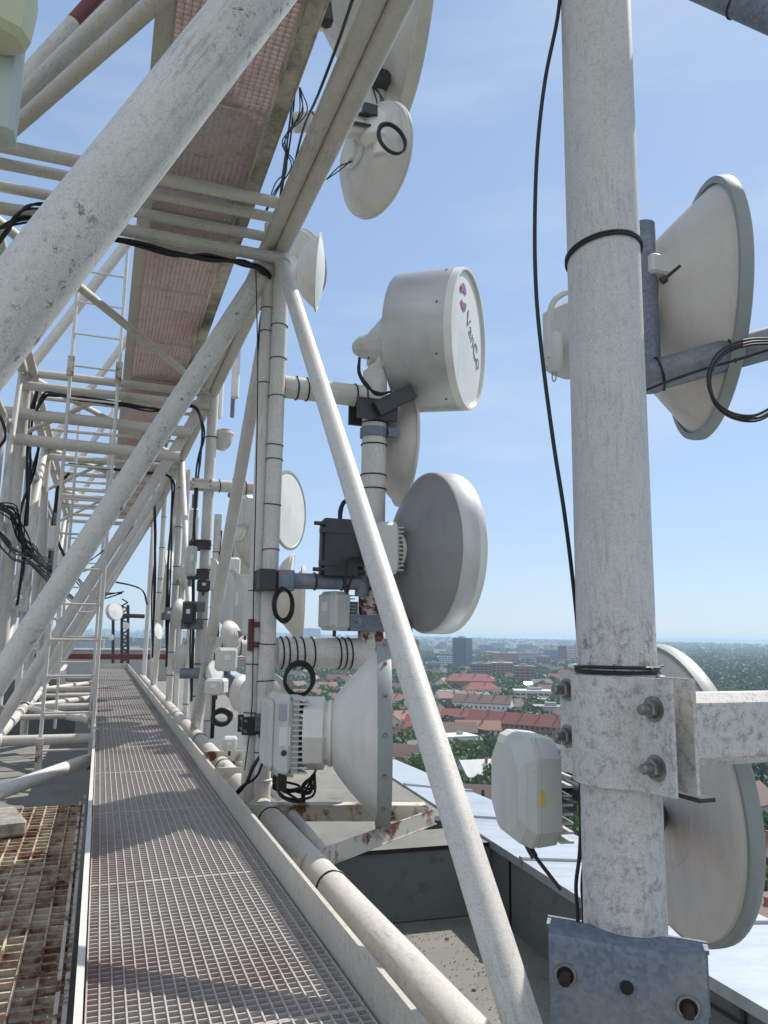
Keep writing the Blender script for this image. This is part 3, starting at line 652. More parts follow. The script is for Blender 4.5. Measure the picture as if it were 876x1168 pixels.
def lettering(parent, text, org, xdir, nrm_, size, mat, name='lettering'):
    cu = bpy.data.curves.new('lettering', 'FONT'); cu.body = text; cu.size = size*S; cu.extrude = .0008; cu.offset = .006*size*S; cu.resolution_u = 3
    o = bpy.data.objects.new('lettering_tmp', cu); COL.objects.link(o); bpy.context.view_layer.update()
    me = bpy.data.meshes.new_from_object(o.evaluated_get(bpy.context.evaluated_depsgraph_get())); bpy.data.objects.remove(o); bpy.data.curves.remove(cu)
    x = V(xdir).normalized(); n = V(nrm_).normalized(); y = n.cross(x).normalized()
    M = Matrix((x, y, n)).transposed().to_4x4(); M.translation = V(org)*S
    me.transform(WM[parent.name].inverted() @ M); me.materials.clear(); me.materials.append(MATS[mat])
    o = bpy.data.objects.new(name, me); COL.objects.link(o); o.parent = parent; WM[o.name] = WM[parent.name].copy(); return o
def radio_box(parent, c, n, w, h, d, mat='radio_plastic', fins=True, finlen=.25):
    """outdoor radio: chamfered housing with cooling fins; n = face normal"""
    n = V(n).normalized(); u = V((0,0,1)); u = (u-n*u.dot(n)).normalized(); x = u.cross(n).normalized(); c = V(c)
    mb = MB(); mb.box(c, (w, h, d), x, u, n, bev=min(w, h, d)*.16); mb.box(c+n*(d*.5), (w*.8, h*.84, d*.12), x, u, n, bev=min(w, h, d)*.05); obj('radio_housing', mb, mat, parent, smooth=False)
    mb = MB(); mb.box(c+n*(d*.563)+u*h*.1, (w*.3, h*.22, d*.02), x, u, n); obj('label', mb, 'white_label', parent)
    if fins:
        mb = MB()
        for k in range(11): mb.box(c-n*(d/2+finlen*d/2)+u*((k-5)*h*.082), (w*.8, h*.025, finlen*d), x, u, n)
        obj('cooling_fins', mb, mat, parent)
    mb = MB(); mb.tube(c-u*(h*.5), c-u*(h*.5+.06), .018, 10); obj('connector', mb, 'dark_steel', parent)
def strut(parent, a, b, r, mat='white_paint', name='mount'):
    mb = MB(); mb.tube(a, b, r, 16); return obj(name, mb, mat, parent)

# second mast with its outriggers
m2x, m2y = 2.59, 7.5
ms = thing('antenna_mast', 'short white mast with flaking red bands between the drum dish and the lower outrigger', 'mast', (m2x, m2y, -.1))
zt2 = A(425, 455, Y=7.5).z+.3
mb = MB(); mb.tube((m2x, m2y, -.2), (m2x, m2y, zt2), .13, 32); obj('pole', mb, 'white_paint', ms)
mb = MB(); zz = A(420, 695, Y=7.5).z; mb.tube((m2x, m2y, zz-.35), (m2x, m2y, zz+.25), .132, 32); obj('flaking_band', mb, 'red_flake', ms)
mb = MB()
for py_ in (540, 556, 480, 505): mb.ring((m2x, m2y, A(424, py_, Y=7.4).z), (0,0,1), .136, .007)
obj('cable_tie', mb, 'rubber', ms)
mb = MB(); zz = A(424, 470, Y=7.4).z; mb.box((m2x-.02, m2y-.15, zz+.02), (.44, .04, .22)); mb.box((m2x-.02, m2y+.15, zz+.02), (.44, .04, .22)); mb.bar((m2x-.05, m2y-.2, zz), (m2x+.35, m2y-.2, zz+.25), .1, .16); obj('clamp', mb, 'dark_steel', ms)
mb = MB(); mb.lathe([(-.05, .135), (-.05, .15), (.05, .15), (.05, .135)], (m2x, m2y, zz-.2), (0,0,1), 24); mb.box((m2x+.17, m2y-.1, zz-.2), (.1, .05, .09)); obj('clamp', mb, 'galvanised', ms)
mb = MB(); zz = A(430, 718, Y=7.4).z; mb.box((m2x+.05, m2y-.17, zz+.06), (.66, .05, .16)); mb.box((m2x+.05, m2y+.17, zz+.06), (.66, .05, .16)); mb.box((m2x-.26, m2y, zz+.06), (.05, .3, .16)); obj('base_clamp', mb, 'galvanised', ms)
for x in (-.2, .05, .32): bolt(ms, (m2x+x, m2y-.197, zz+.07), (0,-1,0), .022, .05)
def outrigger(label, a, b, r, ties=(), mat='white_paint', name='outrigger_arm'):
    t = thing(name, label, 'outrigger arm', a); mb = MB(); mb.tube(a, b, r, 28); obj('tube', mb, mat, t)
    if ties:
        mb = MB(); a = V(a); b = V(b); ax = (b-a).normalized()
        for f in ties: mb.ring(a.lerp(b, f), ax+V((.0, .02, .05)), r+.005, .008)
        obj('cable_tie', mb, 'rubber', t)
    return t
za = A(380, 448, Y=7.5).z
outrigger('upper white outrigger tube from the double post to the drum dish mast', (1.6, 7.5, za), (m2x+.1, 7.5, za+.0), .115, (.12, .22, .4, .7, .8))
zl = A(380, 745, Y=7.5).z
outrigger('thick lower outrigger tube wrapped with many black cable ties', (1.62, 7.5, zl), (m2x+.5, 7.5, zl), .15, (.03, .07, .12, .17, .24, .42, .46, .5))
zg = A(350, 664, Y=7.3).z
ga = outrigger('grey galvanised stub arm clamped to the double post at mid height', (1.44, 7.3, zg), (2.42, 7.3, zg+.02), .078, (.25, .5, .78), 'galvanised')
mb = MB(); mb.box((1.44, 7.3, zg), (.16, .36, .2), bev=.01); obj('clamp', mb, 'dark_steel', ga)
mb = MB(); mb.box((1.62, 7.3, zg), (.16, .3, .2), bev=.01); obj('clamp', mb, 'galvanised', ga)
mb = MB(); mb.tube((2.42, 7.3, zg-.12), (2.42, 7.3, zg+.5), .07, 20); obj('mount_pipe', mb, 'galvanised', ga)
for k, (label, px0, px1, py_, yy) in enumerate((('white side arm linking the second post to the double post above head height', 232, 292, 553, 12.6), ('flat white beam behind the braces linking two posts near the horizon', 239, 282, 735, 12.6))):
    outrigger(label, A(px0, py_, Y=yy), A(px1, py_+4, Y=yy), .1 if k == 0 else .13, (.3, .8))
outrigger('galvanised arm low behind the leaning post near the roof edge', A(205, 768, Y=12.4), A(262, 768, Y=12.4), .08, (), 'galvanised')

# D1 drum dish
c = A(530, 388, Y=7.35); n = nrm(530, 388, .245, 4); R = Rw(c, 79)
d1, e1 = dish('large drum shaped dish with dull metal shroud and VanCo on its white face', c, n, R, .16, .90, 'bowl', 'dish_paint', 'radome', .32, .12, .008, .03, 'drum_antenna', shroud_mat='drum_metal', liplen=.16, rim_mat='radome')
ux = nrm(534.6, 388, 0, 4); xh = (rt-n*rt.dot(n)).normalized(); yh = n.cross(xh).normalized()
if yh.z < 0: yh = -yh
def fp_(u, v): return c + n*(R*.165) + xh*u*R + yh*v*R
# image-space fitted: text runs down to the right on the face
xd = (xh*.86 - yh*.51).normalized()
lettering(d1, 'VanCo', c+xh*(-R*.20)+yh*(R*.24)+n*(R*.064), (xh*.77-yh*.64), n, R*.35, 'logo_teal')
for sg in (1, -1):
    cc_ = c+xh*(-R*.29)+yh*(R*(.54+sg*.045))+n*(R*.058); mb = MB(); o_ = []; i_ = []
    for a_ in np.linspace(8, 172, 15): o_.append(cc_+(xh*math.cos(R_(a_))+yh*(sg*math.sin(R_(a_))))*R*.155)
    for a_ in np.linspace(165, 15, 9): i_.append(cc_+(xh*math.cos(R_(a_))*.75+yh*(sg*math.sin(R_(a_))*.25))*R*.12)
    k_ = len(o_); pts = o_+i_; cen = cc_+yh*(sg*R*.07)
    vs_l = [cen]+pts; mb.add([p_+n*.003 for p_ in vs_l], [(0, q_+1, (q_+1) % len(pts)+1) for q_ in range(len(pts))]); obj('logo_mark', mb, 'logo_purple', d1)
mb = MB()
for a_ in (60, 118, 160, 200, 242, 300): 
    p_ = c-n*(R*.14)+(xh*math.cos(R_(a_))+yh*math.sin(R_(a_)))*R*1.015; mb.lathe([(0,0),(0,.012),(.008,.008),(.008,0)], p_, (p_-c+n*R*.14), 8)
obj('rivet', mb, 'dark_steel', d1)
# radio housing behind the drum
mb = MB(); ax = -n; z_ = e1
mb.lathe([(-.1, 0), (-.1, .27), (.02, .27), (.05, .21), (.18, .20), (.2, .155), (.34, .13), (.42, .07), (.42, 0)], z_, ax, 12); mb.box(z_-n*.05+V((0,-.24,.0)), (.16,.05,.22), n, (0,1,0), bev=.01)
for k in range(6): mb.box(z_-n*(.06+k*.022)+V((0,0,.05)), (.008,.44,.44), n, (0,1,0))
obj('radio_housing', mb, 'radio_plastic', d1, smooth=False)
mb = MB(); mb.box(z_+n*.03+V((0,0,-.3)), (.5, .24, .12), -n, (0,1,0), bev=.015); mb.box(z_+n*.02+V((0,0,-.2)), (.3, .2, .2)); mb.tube(z_+n*.03+V((0,0,-.3)), (m2x, m2y, zt2), .1); obj('mount', mb, 'dish_paint', d1)
mb = MB(); mb.box(z_-n*.26+V((.04,-.1,-.1)), (.09, .09, .13)); obj('connector', mb, 'rubber', d1)
# D2
c = A(460, 514, Y=7.9); dish('white cone backed dish half hidden behind the drum dish and mast', c, nrm(460, 514, -.24, -6), Rw(c, 63), .5, 0, 'bowl', lip=.02, domed=.1)
# D3
c = A(505, 631, Y=7.1); n = nrm(505, 631, -.46, -3); R = Rw(c, 90)
d3, e3 = dish('big grey backed dish below the drum dish with pale rolled rim', c, n, R, .34, .25, 'bowl', 'dish_grey', 'radome', .2, .1, .010, .03, shroud_mat='drum_metal', liplen=.12, rim_mat='dish_paint')
radio_box(d3, e3-n*.14, -n, .5, .5, .22, fins=True)
strut(d3, e3+V((0,0,.0)), (m2x, m2y, e3.z), .09)
mb = MB(); q = A(400, 626, Y=7.25); mb.box(q, (.62, .1, .52)); obj('mount_plate', mb, 'dark_steel', d3)
mb = MB(); mb.box(q+V((-.12, -.05, 0)), (.34, .1, .56))
for dz in (-.16, .16): mb.box(q+V((.0, -.08, dz)), (.68, .06, .05)); mb.tube(q+V((-.4, -.08, dz*1.4)), q+V((.3, -.08, dz*1.4)), .02, 8)
obj('bracket', mb, 'dark_steel', d3)
yh3 = (V((0,0,1))-n*n.z).normalized(); xh3 = yh3.cross(-n).normalized()
mb = MB(); p_ = c+n*(-R*.30-.34*R*.35)+yh3*R*.80-xh3*R*.25
for k in range(5): mb.box(A(476+k*2.6, 560-k*2.2, Y=6.98), (.03, .01, .012))
# D4
c = A(436, 836, Y=6.3); n = nrm(436, 836, -.03, 0); R = Rw(c, 101)
d4, e4 = dish('deep white dish seen edge on in front, rim facing right above the rusty frame', c, n, R, .56, 0, 'deep', 'dish_paint', 'radome', .35, .1, .015, .03, liplen=.15, rim_mat='rim_green')
mb = MB(); u_ = V((0,0,1)); mb.lathe([(-.16, 0), (-.16, .30), (.0, .30), (.02, .26), (.16, .26), (.16, 0)], e4, n, 8); obj('mount_ring', mb, 'dish_paint', d4)
q = e4-n*.30; rq = q-n*.08; mb = MB(); mb.box(rq, (.46, .66, .15), (0,1,0), (0,0,1), n, bev=.045); mb.box(rq-n*.09, (.38, .56, .06), (0,1,0), (0,0,1), n, bev=.03); obj('radio_housing', mb, 'radio_plastic', d4, smooth=False)
mb = MB()
for k in range(15): mb.box(rq+n*.135+V((0,0,(k-7)*.042)), (.40, .014, .13), (0,1,0), (0,0,1), n)
mb.box(rq+n*.10, (.34, .6, .06), (0,1,0), (0,0,1), n); obj('cooling_fins', mb, 'radio_plastic', d4, smooth=False)
mb = MB(); mb.box(rq+V((.0,-.18,-.36)), (.07, .07, .14)); obj('connector', mb, 'rubber', d4)
for dz in (-.2, 0, .2): mb = MB(); mb.tube(q+n*.04+V((0,-.05,dz)), e4+V((0,-.05,dz)), .035, 10); obj('spacer', mb, 'dark_steel', d4)
strut(d4, q+n*.1+V((0,.05,-.1)), (P1.x+.1, P1.y, q.z-.1), .08, 'dark_steel')
mb = MB(); mb.box(rq+V((.0, -.232, .19)), (.11, .006, .13)); obj('blue_label', mb, 'coping_sheet', d4)
mb = MB(); mb.box(rq+V((.0, -.233, .0)), (.09, .006, .15)); obj('label', mb, 'white_label', d4); mb = MB(); mb.lathe([(0,0),(0,.025),(.01,.022),(.01,0)], rq+V((.0,-.23,-.13)), (0,-1,0), 14); obj('vent_plug', mb, 'ink', d4)
mb = MB()
for k in range(16):
    a_ = 2*math.pi*k/16+.1; p_ = c+(u_*math.sin(a_)+n.cross(u_)*math.cos(a_))*R*1.02
    mb.lathe([(0,0),(0,.016),(.02,.012),(.02,0)], p_-n*.0, p_-c, 8)
obj('rim_bolt', mb, 'bolt_steel', d4)
# D5 D6
c = A(450, -8, Y=7.9); n = nrm(450, 0, -.22, -6); R = Rw(c, 146)
d5, e5 = dish('huge pale dish cut off by the top edge, seen from behind', c, n, R, .55, 0, 'cone', 'dish_back', 'radome', .3, .1, .012, .05, liplen=.1)
yh5 = (V((0,0,1))-n*n.z).normalized(); xh5 = (-n).cross(yh5)*-1
m3 = A(432, 130, Y=7.9)
ms3 = thing('antenna_mast', 'vertical mount pipe between the two topmost dishes', 'mast', m3)
mb = MB(); mb.tube(A(428, 170, Y=7.9), A(436, 20, Y=7.9), .1); obj('pole', mb, 'white_paint', ms3)
mb = MB(); mb.box(A(430, 130, Y=7.75), (.34, .1, .14)); mb.box(A(425, 88, Y=7.75), (.4, .16, .16)); obj('clamp', mb, 'dark_steel', ms3)
mb = MB(); mb.tube(A(432, 185, Y=7.8)-V((0,0,.1)), A(432, 150, Y=7.8), .1, 20); obj('counterweight', mb, 'dish_paint', ms3)
mb = MB(); q = A(428, 150, Y=7.35); mb.lathe([(-.2, 0), (-.2, .10), (-.12, .17), (.12, .17), (.2, .12), (.2, 0)], q, (0,0,1), 16)
mb.box(q+V((-.3, 0, .0)), (.35, .18, .24), (1,0,.3), (0,1,0), bev=.03); mb.tube(A(434, 178, Y=7.3), A(434, 150, Y=7.3), .085, 18); obj('mount_head', mb, 'dish_paint', ms3)
mb = MB(); mb.box(q+V((-.12, -.15, .12)), (.16, .08, .12)); mb.tube(q+V((-.5,-.12,.06)), q+V((.3,-.12,.1)), .02, 8); mb.tube(q+V((-.5,-.12,-.06)), q+V((.3,-.12,-.02)), .02, 8); obj('bracket', mb, 'dark_steel', ms3)
outrigger('stub outrigger reaching behind the top chord to the topmost dishes', A(335, 140, Y=7.9), A(432, 135, Y=7.9), .11, (.2,))
c = A(430, 184, Y=7.7); n = nrm(430, 184, -.52, -20)
dish('tilted white dish under the topmost one with a coiled black cable over it', c, n, Rw(c, 63), .42, 0.08, 'bowl', lip=.015, domed=.06)
# D7
c = A(363, 311, Y=12.6); n = nrm(363, 311, .08, -5)
dish('white dish just right of the upper truss node, facing right', c, n, Rw(c, 42), .55, 0, 'bowl', domed=.16)
c = A(352, 300, Y=14.5); dish('round dish partly hidden behind the one beside the upper truss node', c, nrm(352, 300, -.5, 10), Rw(c, 36), .3, .2, 'bowl')
# D8.. behind posts
c = A(330, 582, Y=12.2); dish('oval looking dish with a bright clean face beside the double post', c, nrm(330, 582, .42, 3), Rw(c, 44), .4, 0, 'bowl', domed=.03, rim_mat='rim_green')
c = A(292, 610, Y=11.6); n = nrm(292, 610, -.5, -12); t, e = dish('rounded dish back poking out left of the double post with a radio above', c, n, Rw(c, 37), .5, 0, 'bowl'); radio_box(t, A(283, 585, Y=11.5), (-1, -.4, 0), .3, .5, .3)
c = A(344, 691, Y=12.4); t, e = dish('conical dish edge on under the galvanised stub arm', c, nrm(344, 691, -.04, -2), Rw(c, 44), .62, 0, 'cone', liplen=.1)
c = A(331, 662, Y=15.5); dish('thin rimmed dish edge showing above the conical one', c, nrm(331, 662, .06, -8), Rw(c, 30), .4, .1, 'bowl')
c = A(258, 681, Y=12.0); dish('small flat faced dish with a hard shadow line across it, left of the double post', c, nrm(258, 681, .42, 182), Rw(c, 32), .2, .15, 'bowl', domed=.02)
c = A(301, 800, Y=8.3); n = nrm(301, 800, -.93, 5); dish('white dish hidden behind the foot of the double post', c, n, Rw(c, 32), .4, 0, 'bowl')
c = A(208, 750, Y=16.5); dish('small white dish behind the third post near the horizon', c, nrm(208, 750, -.5, 160), Rw(c, 18), .4, 0, 'bowl')
c = A(236, 782, Y=13.5); dish('small tilted dish low beside the leaning post', c, nrm(236, 782, .3, -30), Rw(c, 14), .4, 0, 'bowl')
c = A(203, 700, Y=15.5); dish('small pale dish between the second and third posts', c, nrm(203, 700, -.4, 170), Rw(c, 17), .45, .1, 'bowl')
c = A(196, 640, Y=19); dish('faint white dish between far posts at mid height', c, nrm(196, 640, .5, 20), Rw(c, 13), .4, 0, 'bowl')
c = A(270, 392, Y=13.4); dish('small dish edge showing left of the upper brace', c, nrm(270, 362, .2, 0), Rw(c, 14), .4, 0, 'bowl')
c = A(251, 495, Y=12.9); dish('small hanging dish with rounded back right of the second post', c, nrm(251, 490, -.35, 100), Rw(c, 15), .9, .3, 'bowl')
for px_, py_, yy, rp, cc_, ph, lb in ((277, 640, 13.6, 24, -.55, 20, 'round dish overlapping the posts just above the horizon, left of the double post'), (240, 655, 14.2, 18, .5, 175, 'pale round dish between the second post and the leaning post'),
    (263, 725, 11.0, 17, -.6, 190, 'white dish just above the horizon between leaning post and double post'), (246, 770, 11.5, 16, .55, 10, 'white dish below the horizon right of the leaning post'), (275, 790, 9.6, 20, -.6, 175, 'rounded white dish against the roof left of the double post foot'),
    (212, 660, 17.5, 14, -.5, 20, 'small far dish between second and third posts above the horizon'), (181, 720, 21, 9, .5, 10, 'tiny far dish at the horizon beside the far posts'), (274, 560, 14.8, 17, -.5, 15, 'white dish edge just left of the double post at the side arm')):
    c = A(px_, py_, Y=yy); t, e = dish(lb, c, nrm(px_, py_, cc_, ph), Rw(c, rp), .45, .08, 'bowl'); strut(t, e, e+V((0, .25, 0)), .05, 'galvanised')
# panels
def panel(label, px, py0, py1, wpx, y, d=.16, rot=.3):
    a, b_ = A(px, py0, Y=y), A(px, py1, Y=y); b_ = V((a.x, a.y, b_.z)); w = depth(a)*wpx/F
    t = thing('panel_antenna', label, 'panel antenna', b_); ex = V((math.cos(rot), -math.sin(rot), 0)); mb = MB()
    mb.box((a+b_)/2, (w, d, (a-b_).length), ex, (math.sin(rot), math.cos(rot), 0), bev=min(w, d)*.2); obj('housing', mb, 'radome', t)
    mb = MB(); mb.tube(b_+V((0, d*1.2, -.3)), a+V((0, d*1.2, .3)), .04, 10); obj('mount_pipe', mb, 'galvanised', t); return t
panel('slim tall white panel antenna right of the upper leaning brace', 271, 382, 455, 8, 13.6)
panel('tall white panel behind the small flat faced dish', 266, 636, 725, 16, 12.6)
panel('white panel antenna between the second post and the leaning post', 222, 580, 650, 10, 14.5)
panel('grey white panel box beyond the far posts', 206, 552, 600, 12, 19)
panel('narrow panel seen between the truss posts at far left', 62, 600, 628, 10, 17)
panel('short panel antenna on top of the second post', 250, 425, 478, 11, 13.1)
# loose radio units
def radio(label, px, py, wpx, hpx, y, n, mat='radio_plastic', d=None, mount=None):
    c = A(px, py, Y=y); w = depth(c)*wpx/F; h = depth(c)*hpx/F
    t = thing('radio_unit', label, 'radio unit', c); radio_box(t, c, n, w, h, d or w*.5, mat); 
    if mount is not None:
        mb = MB(); mb.bar(c+V((.0,.05,0)), V((mount[0], mount[1], c.z)), .1, .2); obj('bracket', mb, 'galvanised', t)
    return t
radio('cream radio box clamped left of the red banded mast', 382, 697, 30, 44, 7.4, (-.9, -.4, 0), mount=(m2x-.17, m2y-.02), d=.24)
radio('white radio box hanging left of the double post at mid height', 281, 690, 18, 70, 11.5, (-.9, -.4, 0), d=.3)
radio('pale radio unit between leaning post and double post near the horizon', 258, 752, 24, 26, 10.5, (0, -1, 0), d=.2)
radio('white radio block behind the leaning post foot', 247, 783, 22, 18, 10.0, (-.4, -1, 0), d=.3)
radio('small white junction box on the roof behind the lower chord', 262, 848, 16, 15, 9.3, (-.2, -1, 0), d=.2)
radio('grey radio unit fixed on the second post', 216, 700, 14, 24, 12.4, (-.3, -1, 0), 'dark_steel', d=.2)
radio('grey radio clamp on the third post', 194, 700, 12, 14, 17.4, (-.3, -1, 0), 'galvanised', d=.2)
radio('dark bracket unit strapped to the second post', 232, 668, 14, 14, 12.5, (0, -1, 0), 'dark_steel', d=.15)
radio('white rounded radio beside the second post', 218, 640, 12, 34, 12.3, (0, -1, 0), d=.15)

def clampset(label, px, py, y, r, mat='galvanised'):
    c = A(px, py, Y=y); t = thing('pipe_clamp', label, 'clamp', c)
    for k, dy in enumerate((-1, 1)):
        mb = MB(); mb.box(c+V((0, dy*(r+.02), 0)), (r*3.2, .03, .16)); mb.box(c+V((0, dy*(r+.04), .06)), (r*3.2, .03, .03)); obj('plate', mb, mat, t, smooth=False)
    for dx in (-1, 1):
        mb = MB()
        for dz in (-.04, .05): mb.tube(c+V((dx*r*1.35, -r-.12, dz)), c+V((dx*r*1.35, r+.1, dz)), .012, 8)
        obj('threaded_rod', mb, 'bolt_steel', t)
    return t
clampset('galvanised clamp with threaded rods on the second post at eye level', 221, 692, 12.6, .1)
clampset('galvanised clamp on the second post just below eye level', 219, 712, 12.6, .1)
clampset('galvanised clamp with long rods on the third post', 193, 703, 17.8, .1)
clampset('small dark clamp on the second post above eye level', 228, 622, 12.6, .1, 'dark_steel')
clampset('dark clamp near the middle of the second post', 226, 655, 12.6, .1, 'dark_steel')
clampset('white clamp high on the second post at the side arm joint', 229, 553, 12.6, .1, 'white_paint')
clampset('dark boxed clamp low on the double post', 291, 826, 7.45, .09, 'dark_steel')
clampset('galvanised clamp low on the double post behind the dark one', 306, 822, 7.4, .09)
# D16 upper right dish on galvanised arm
c = A(802, 357, Y=2.75); n = nrm(802, 357, -.26, 0); R = Rw(c, 141)
d16, e16 = dish('large conical dish on a galvanised pipe right of the foreground pole', c, n, R, .46, 0, 'cone', 'dish_back', 'radome', .50, .03, .02, .02, liplen=.09, rim_mat='rim_green')
galx, galy = A(737, 350, Y=2.62).x, 2.62
gt, gb_ = A(737, 258, Y=2.62).z, A(737, 440, Y=2.62).z
mb = MB(); q = A(752, 308, Y=2.60); mb.box((galx+.06, galy-.0, q.z), (.16, .16, .09), bev=.01); mb.box((galx+.13, galy-.05, q.z+.0), (.03, .1, .16)); obj('clamp', mb, 'radio_plastic', d16)
mb = MB(); mb.tube(A(757, 319, Y=2.5), A(776, 303, Y=2.42), .007, 8); mb.lathe([(-.01, 0), (-.01, .018), (.01, .018), (.01, 0)], A(757, 319, Y=2.5), (.5,-.3,.4), 10); obj('adjuster_bolt', mb, 'dark_steel', d16)
mb = MB(); mb.tube((galx, galy, q.z), e16+n*.03, .07); obj('mount', mb, 'dish_back', d16)
mb = MB(); zc_ = A(640, 385, Y=2.7).z
# radio box behind the pole, with carrying handle
rc = A(652, 388, Y=2.7); mb.box(rc, (.2, .2, .30), (1,.3,0), (-.3,1,0), bev=.03); mb.box(rc+V((.18,.0,0)), (.26, .12, .2)); obj('radio_housing', mb, 'radio_plastic', d16)
h0 = [A(649, 333, Y=2.62), A(641, 336, Y=2.62), A(631, 345, Y=2.62), A(626.5, 362, Y=2.62), A(626, 385, Y=2.62), A(627, 408, Y=2.62)]
mb = MB(); mb.path(smoothpath(h0), .009*1.4, 12); obj('handle', mb, 'radio_plastic', d16)
q = A(633, 396, Y=2.62); mb = MB(); mb.lathe([(-.11, 0), (-.11, .018), (-.09, .030), (.035, .033), (.06, .022), (.065, 0)], q, (.0,0,1), 20); obj('waveguide_cap', mb, 'radio_plastic', d16)
mb = MB(); mb.path(smoothpath([A(630, 422, Y=2.62), A(630, 432, Y=2.62), A(632, 435, Y=2.62), A(634, 432, Y=2.62), A(634, 422, Y=2.62)]), .0025, 6); obj('wire_loop', mb, 'bolt_steel', d16)
ar = thing('support_arm', 'grey galvanised elbow arm carrying the upper right dish, wrapped in ties', 'support arm', (galx, galy, gb_))
mb = MB(); mb.tube((galx, galy, gb_-.02), (galx, galy, gt), .052, 28); obj('upright', mb, 'galvanised', ar)
a0 = A(735, 425, Y=2.62); a1 = a0 + V((.30, -.96, 0)).normalized()*.1
# arm rises towards the viewer on the right
a0 = A(733, 432, Y=2.60); a1 = A(900, 385, Y=2.28)
mb = MB(); mb.tube(a0, a1+(a1-a0)*.5, .068, 28); obj('arm', mb, 'galvanised', ar)
mb = MB(); mb.ring(a0.lerp(a1, .12), a1-a0, .072, .005); mb.ring(a0.lerp(a1, .60), (a1-a0), .072, .005); obj('cable_tie', mb, 'rubber', ar)
cab = [A(735, 446, Y=2.5), A(765, 434, Y=2.42), A(800, 422, Y=2.36), A(835, 412, Y=2.3), A(880, 398, Y=2.25)]
mb = MB(); mb.path(smoothpath(cab), .006, 10); single('cable', mb, 'rubber', 'black cable tied along the galvanised elbow arm', 'cable')
mb = MB(); y0_ = 2.22
for k in range(3):
    pts = [A(px_+k*2.5-3*(k == 2), py_+k*3, Y=y0_+.012*k) for px_, py_ in ((880, 386), (850, 388), (822, 400), (808, 425), (812, 452), (832, 470), (860, 474), (885, 462))]
    mb.path(smoothpath(pts), .0055, 10)
single('coiled_cable', mb, 'rubber', 'black cable loops hanging from the galvanised elbow arm at the right edge', 'coiled cable')
# D17
c = A(766, 898, Y=3.0); n = nrm(766, 898, -.43, 6); R = Rw(c, 159)
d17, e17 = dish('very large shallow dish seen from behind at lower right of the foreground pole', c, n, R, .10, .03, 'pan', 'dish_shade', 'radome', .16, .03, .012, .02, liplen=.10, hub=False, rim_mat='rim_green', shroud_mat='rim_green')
mb = MB(); mb.ring(c-n*(R*.03+R*.10), n, R*.50, .006, 60); obj('pressed_ring', mb, 'dish_shade', d17)
strut(d17, e17+V((0,0,-.1)), (PX, PY, e17.z-.1), .06, 'dark_steel')
# R1 octagonal radio
c = A(597, 896, Y=2.62); n = nrm(597, 896, .34, 180); n = V((n.x, n.y, 0)).normalized()
r1 = thing('radio_unit', 'octagonal pale grey radio with cooling fins and yellow sticker left of the foreground pole', 'radio unit', c)
u = V((0,0,1)); x = u.cross(n).normalized(); h = depth(c)*58/F
def octo(hw, hh, ch): return [(-hw+ch, -hh), (hw-ch, -hh), (hw, -hh+ch), (hw, hh-ch), (hw-ch, hh), (-hw+ch, hh), (-hw, hh-ch), (-hw, -hh+ch)]
secs = [(.075, octo(h*.80, h*.80, h*.38)), (.055, octo(h*.93, h*.93, h*.36)), (.02, octo(h, h, h*.34)), (.004, octo(h, h, h*.34)), (.002, octo(h*.985, h*.985, h*.34)), (-.002, octo(h*.985, h*.985, h*.34)), (-.004, octo(h, h, h*.34)), (-.075, octo(h*.96, h*.96, h*.32))]
vs = [c+n*d+x*a+u*b for d, o in secs for a, b in o]; fs = [tuple(range(8)), tuple(range(56, 64))]
for i in range(7):
    for k in range(8): k2 = (k+1) % 8; fs.append((i*8+k, i*8+k2, (i+1)*8+k2, (i+1)*8+k))
mb = MB(); mb.add(vs, fs); obj('housing', mb, 'radio_plastic', r1, smooth=False)
mb = MB()
for k in range(11): mb.box(c-n*.098+u*(-h*.86+k*h*.165), (h*1.75, .008, .05), x, u, n)
mb.box(c-n*.085, (h*1.3, h*1.6, .02), x, u, n); obj('cooling_fins', mb, 'radio_plastic', r1)
sd = x if x.dot(fw) < 0 else -x
mb = MB(); mb.box(c+sd*(h*1.0)+u*(-h*.05)-n*.0, (.003, .05, .016), sd, u, n); obj('yellow_label', mb, 'yellow_label', r1)
mb = MB()
for k in range(7): mb.box(c+sd*(h*.962)-n*.045+u*(h*.62-k*.0065), (.003, .004, .007), sd, u, n)
obj('label_print', mb, 'ink', r1)
BH = V((.5, .85, 0))*.09; mb = MB(); mb.box(c-n*.17+BH, (.07, .12, .07), x, u, n); mb.tube(c-n*.12+BH, V((PX+.0, PY+.1, c.z)), .03); mb.box(c-n*.17+BH+u*-.09, (.09, .03, .05), x, u, n); obj('mount_bracket', mb, 'dark_steel', r1)
mb = MB(); mb.path(smoothpath([A(600, 960, Y=2.6), A(604, 968, Y=2.58), A(622, 992, Y=2.5), A(640, 1015, Y=2.45)]), .007, 8); mb.path([A(599, 958, Y=2.6), A(610, 978, Y=2.57)], .014, 10); obj('cable_tail', mb, 'rubber', r1)

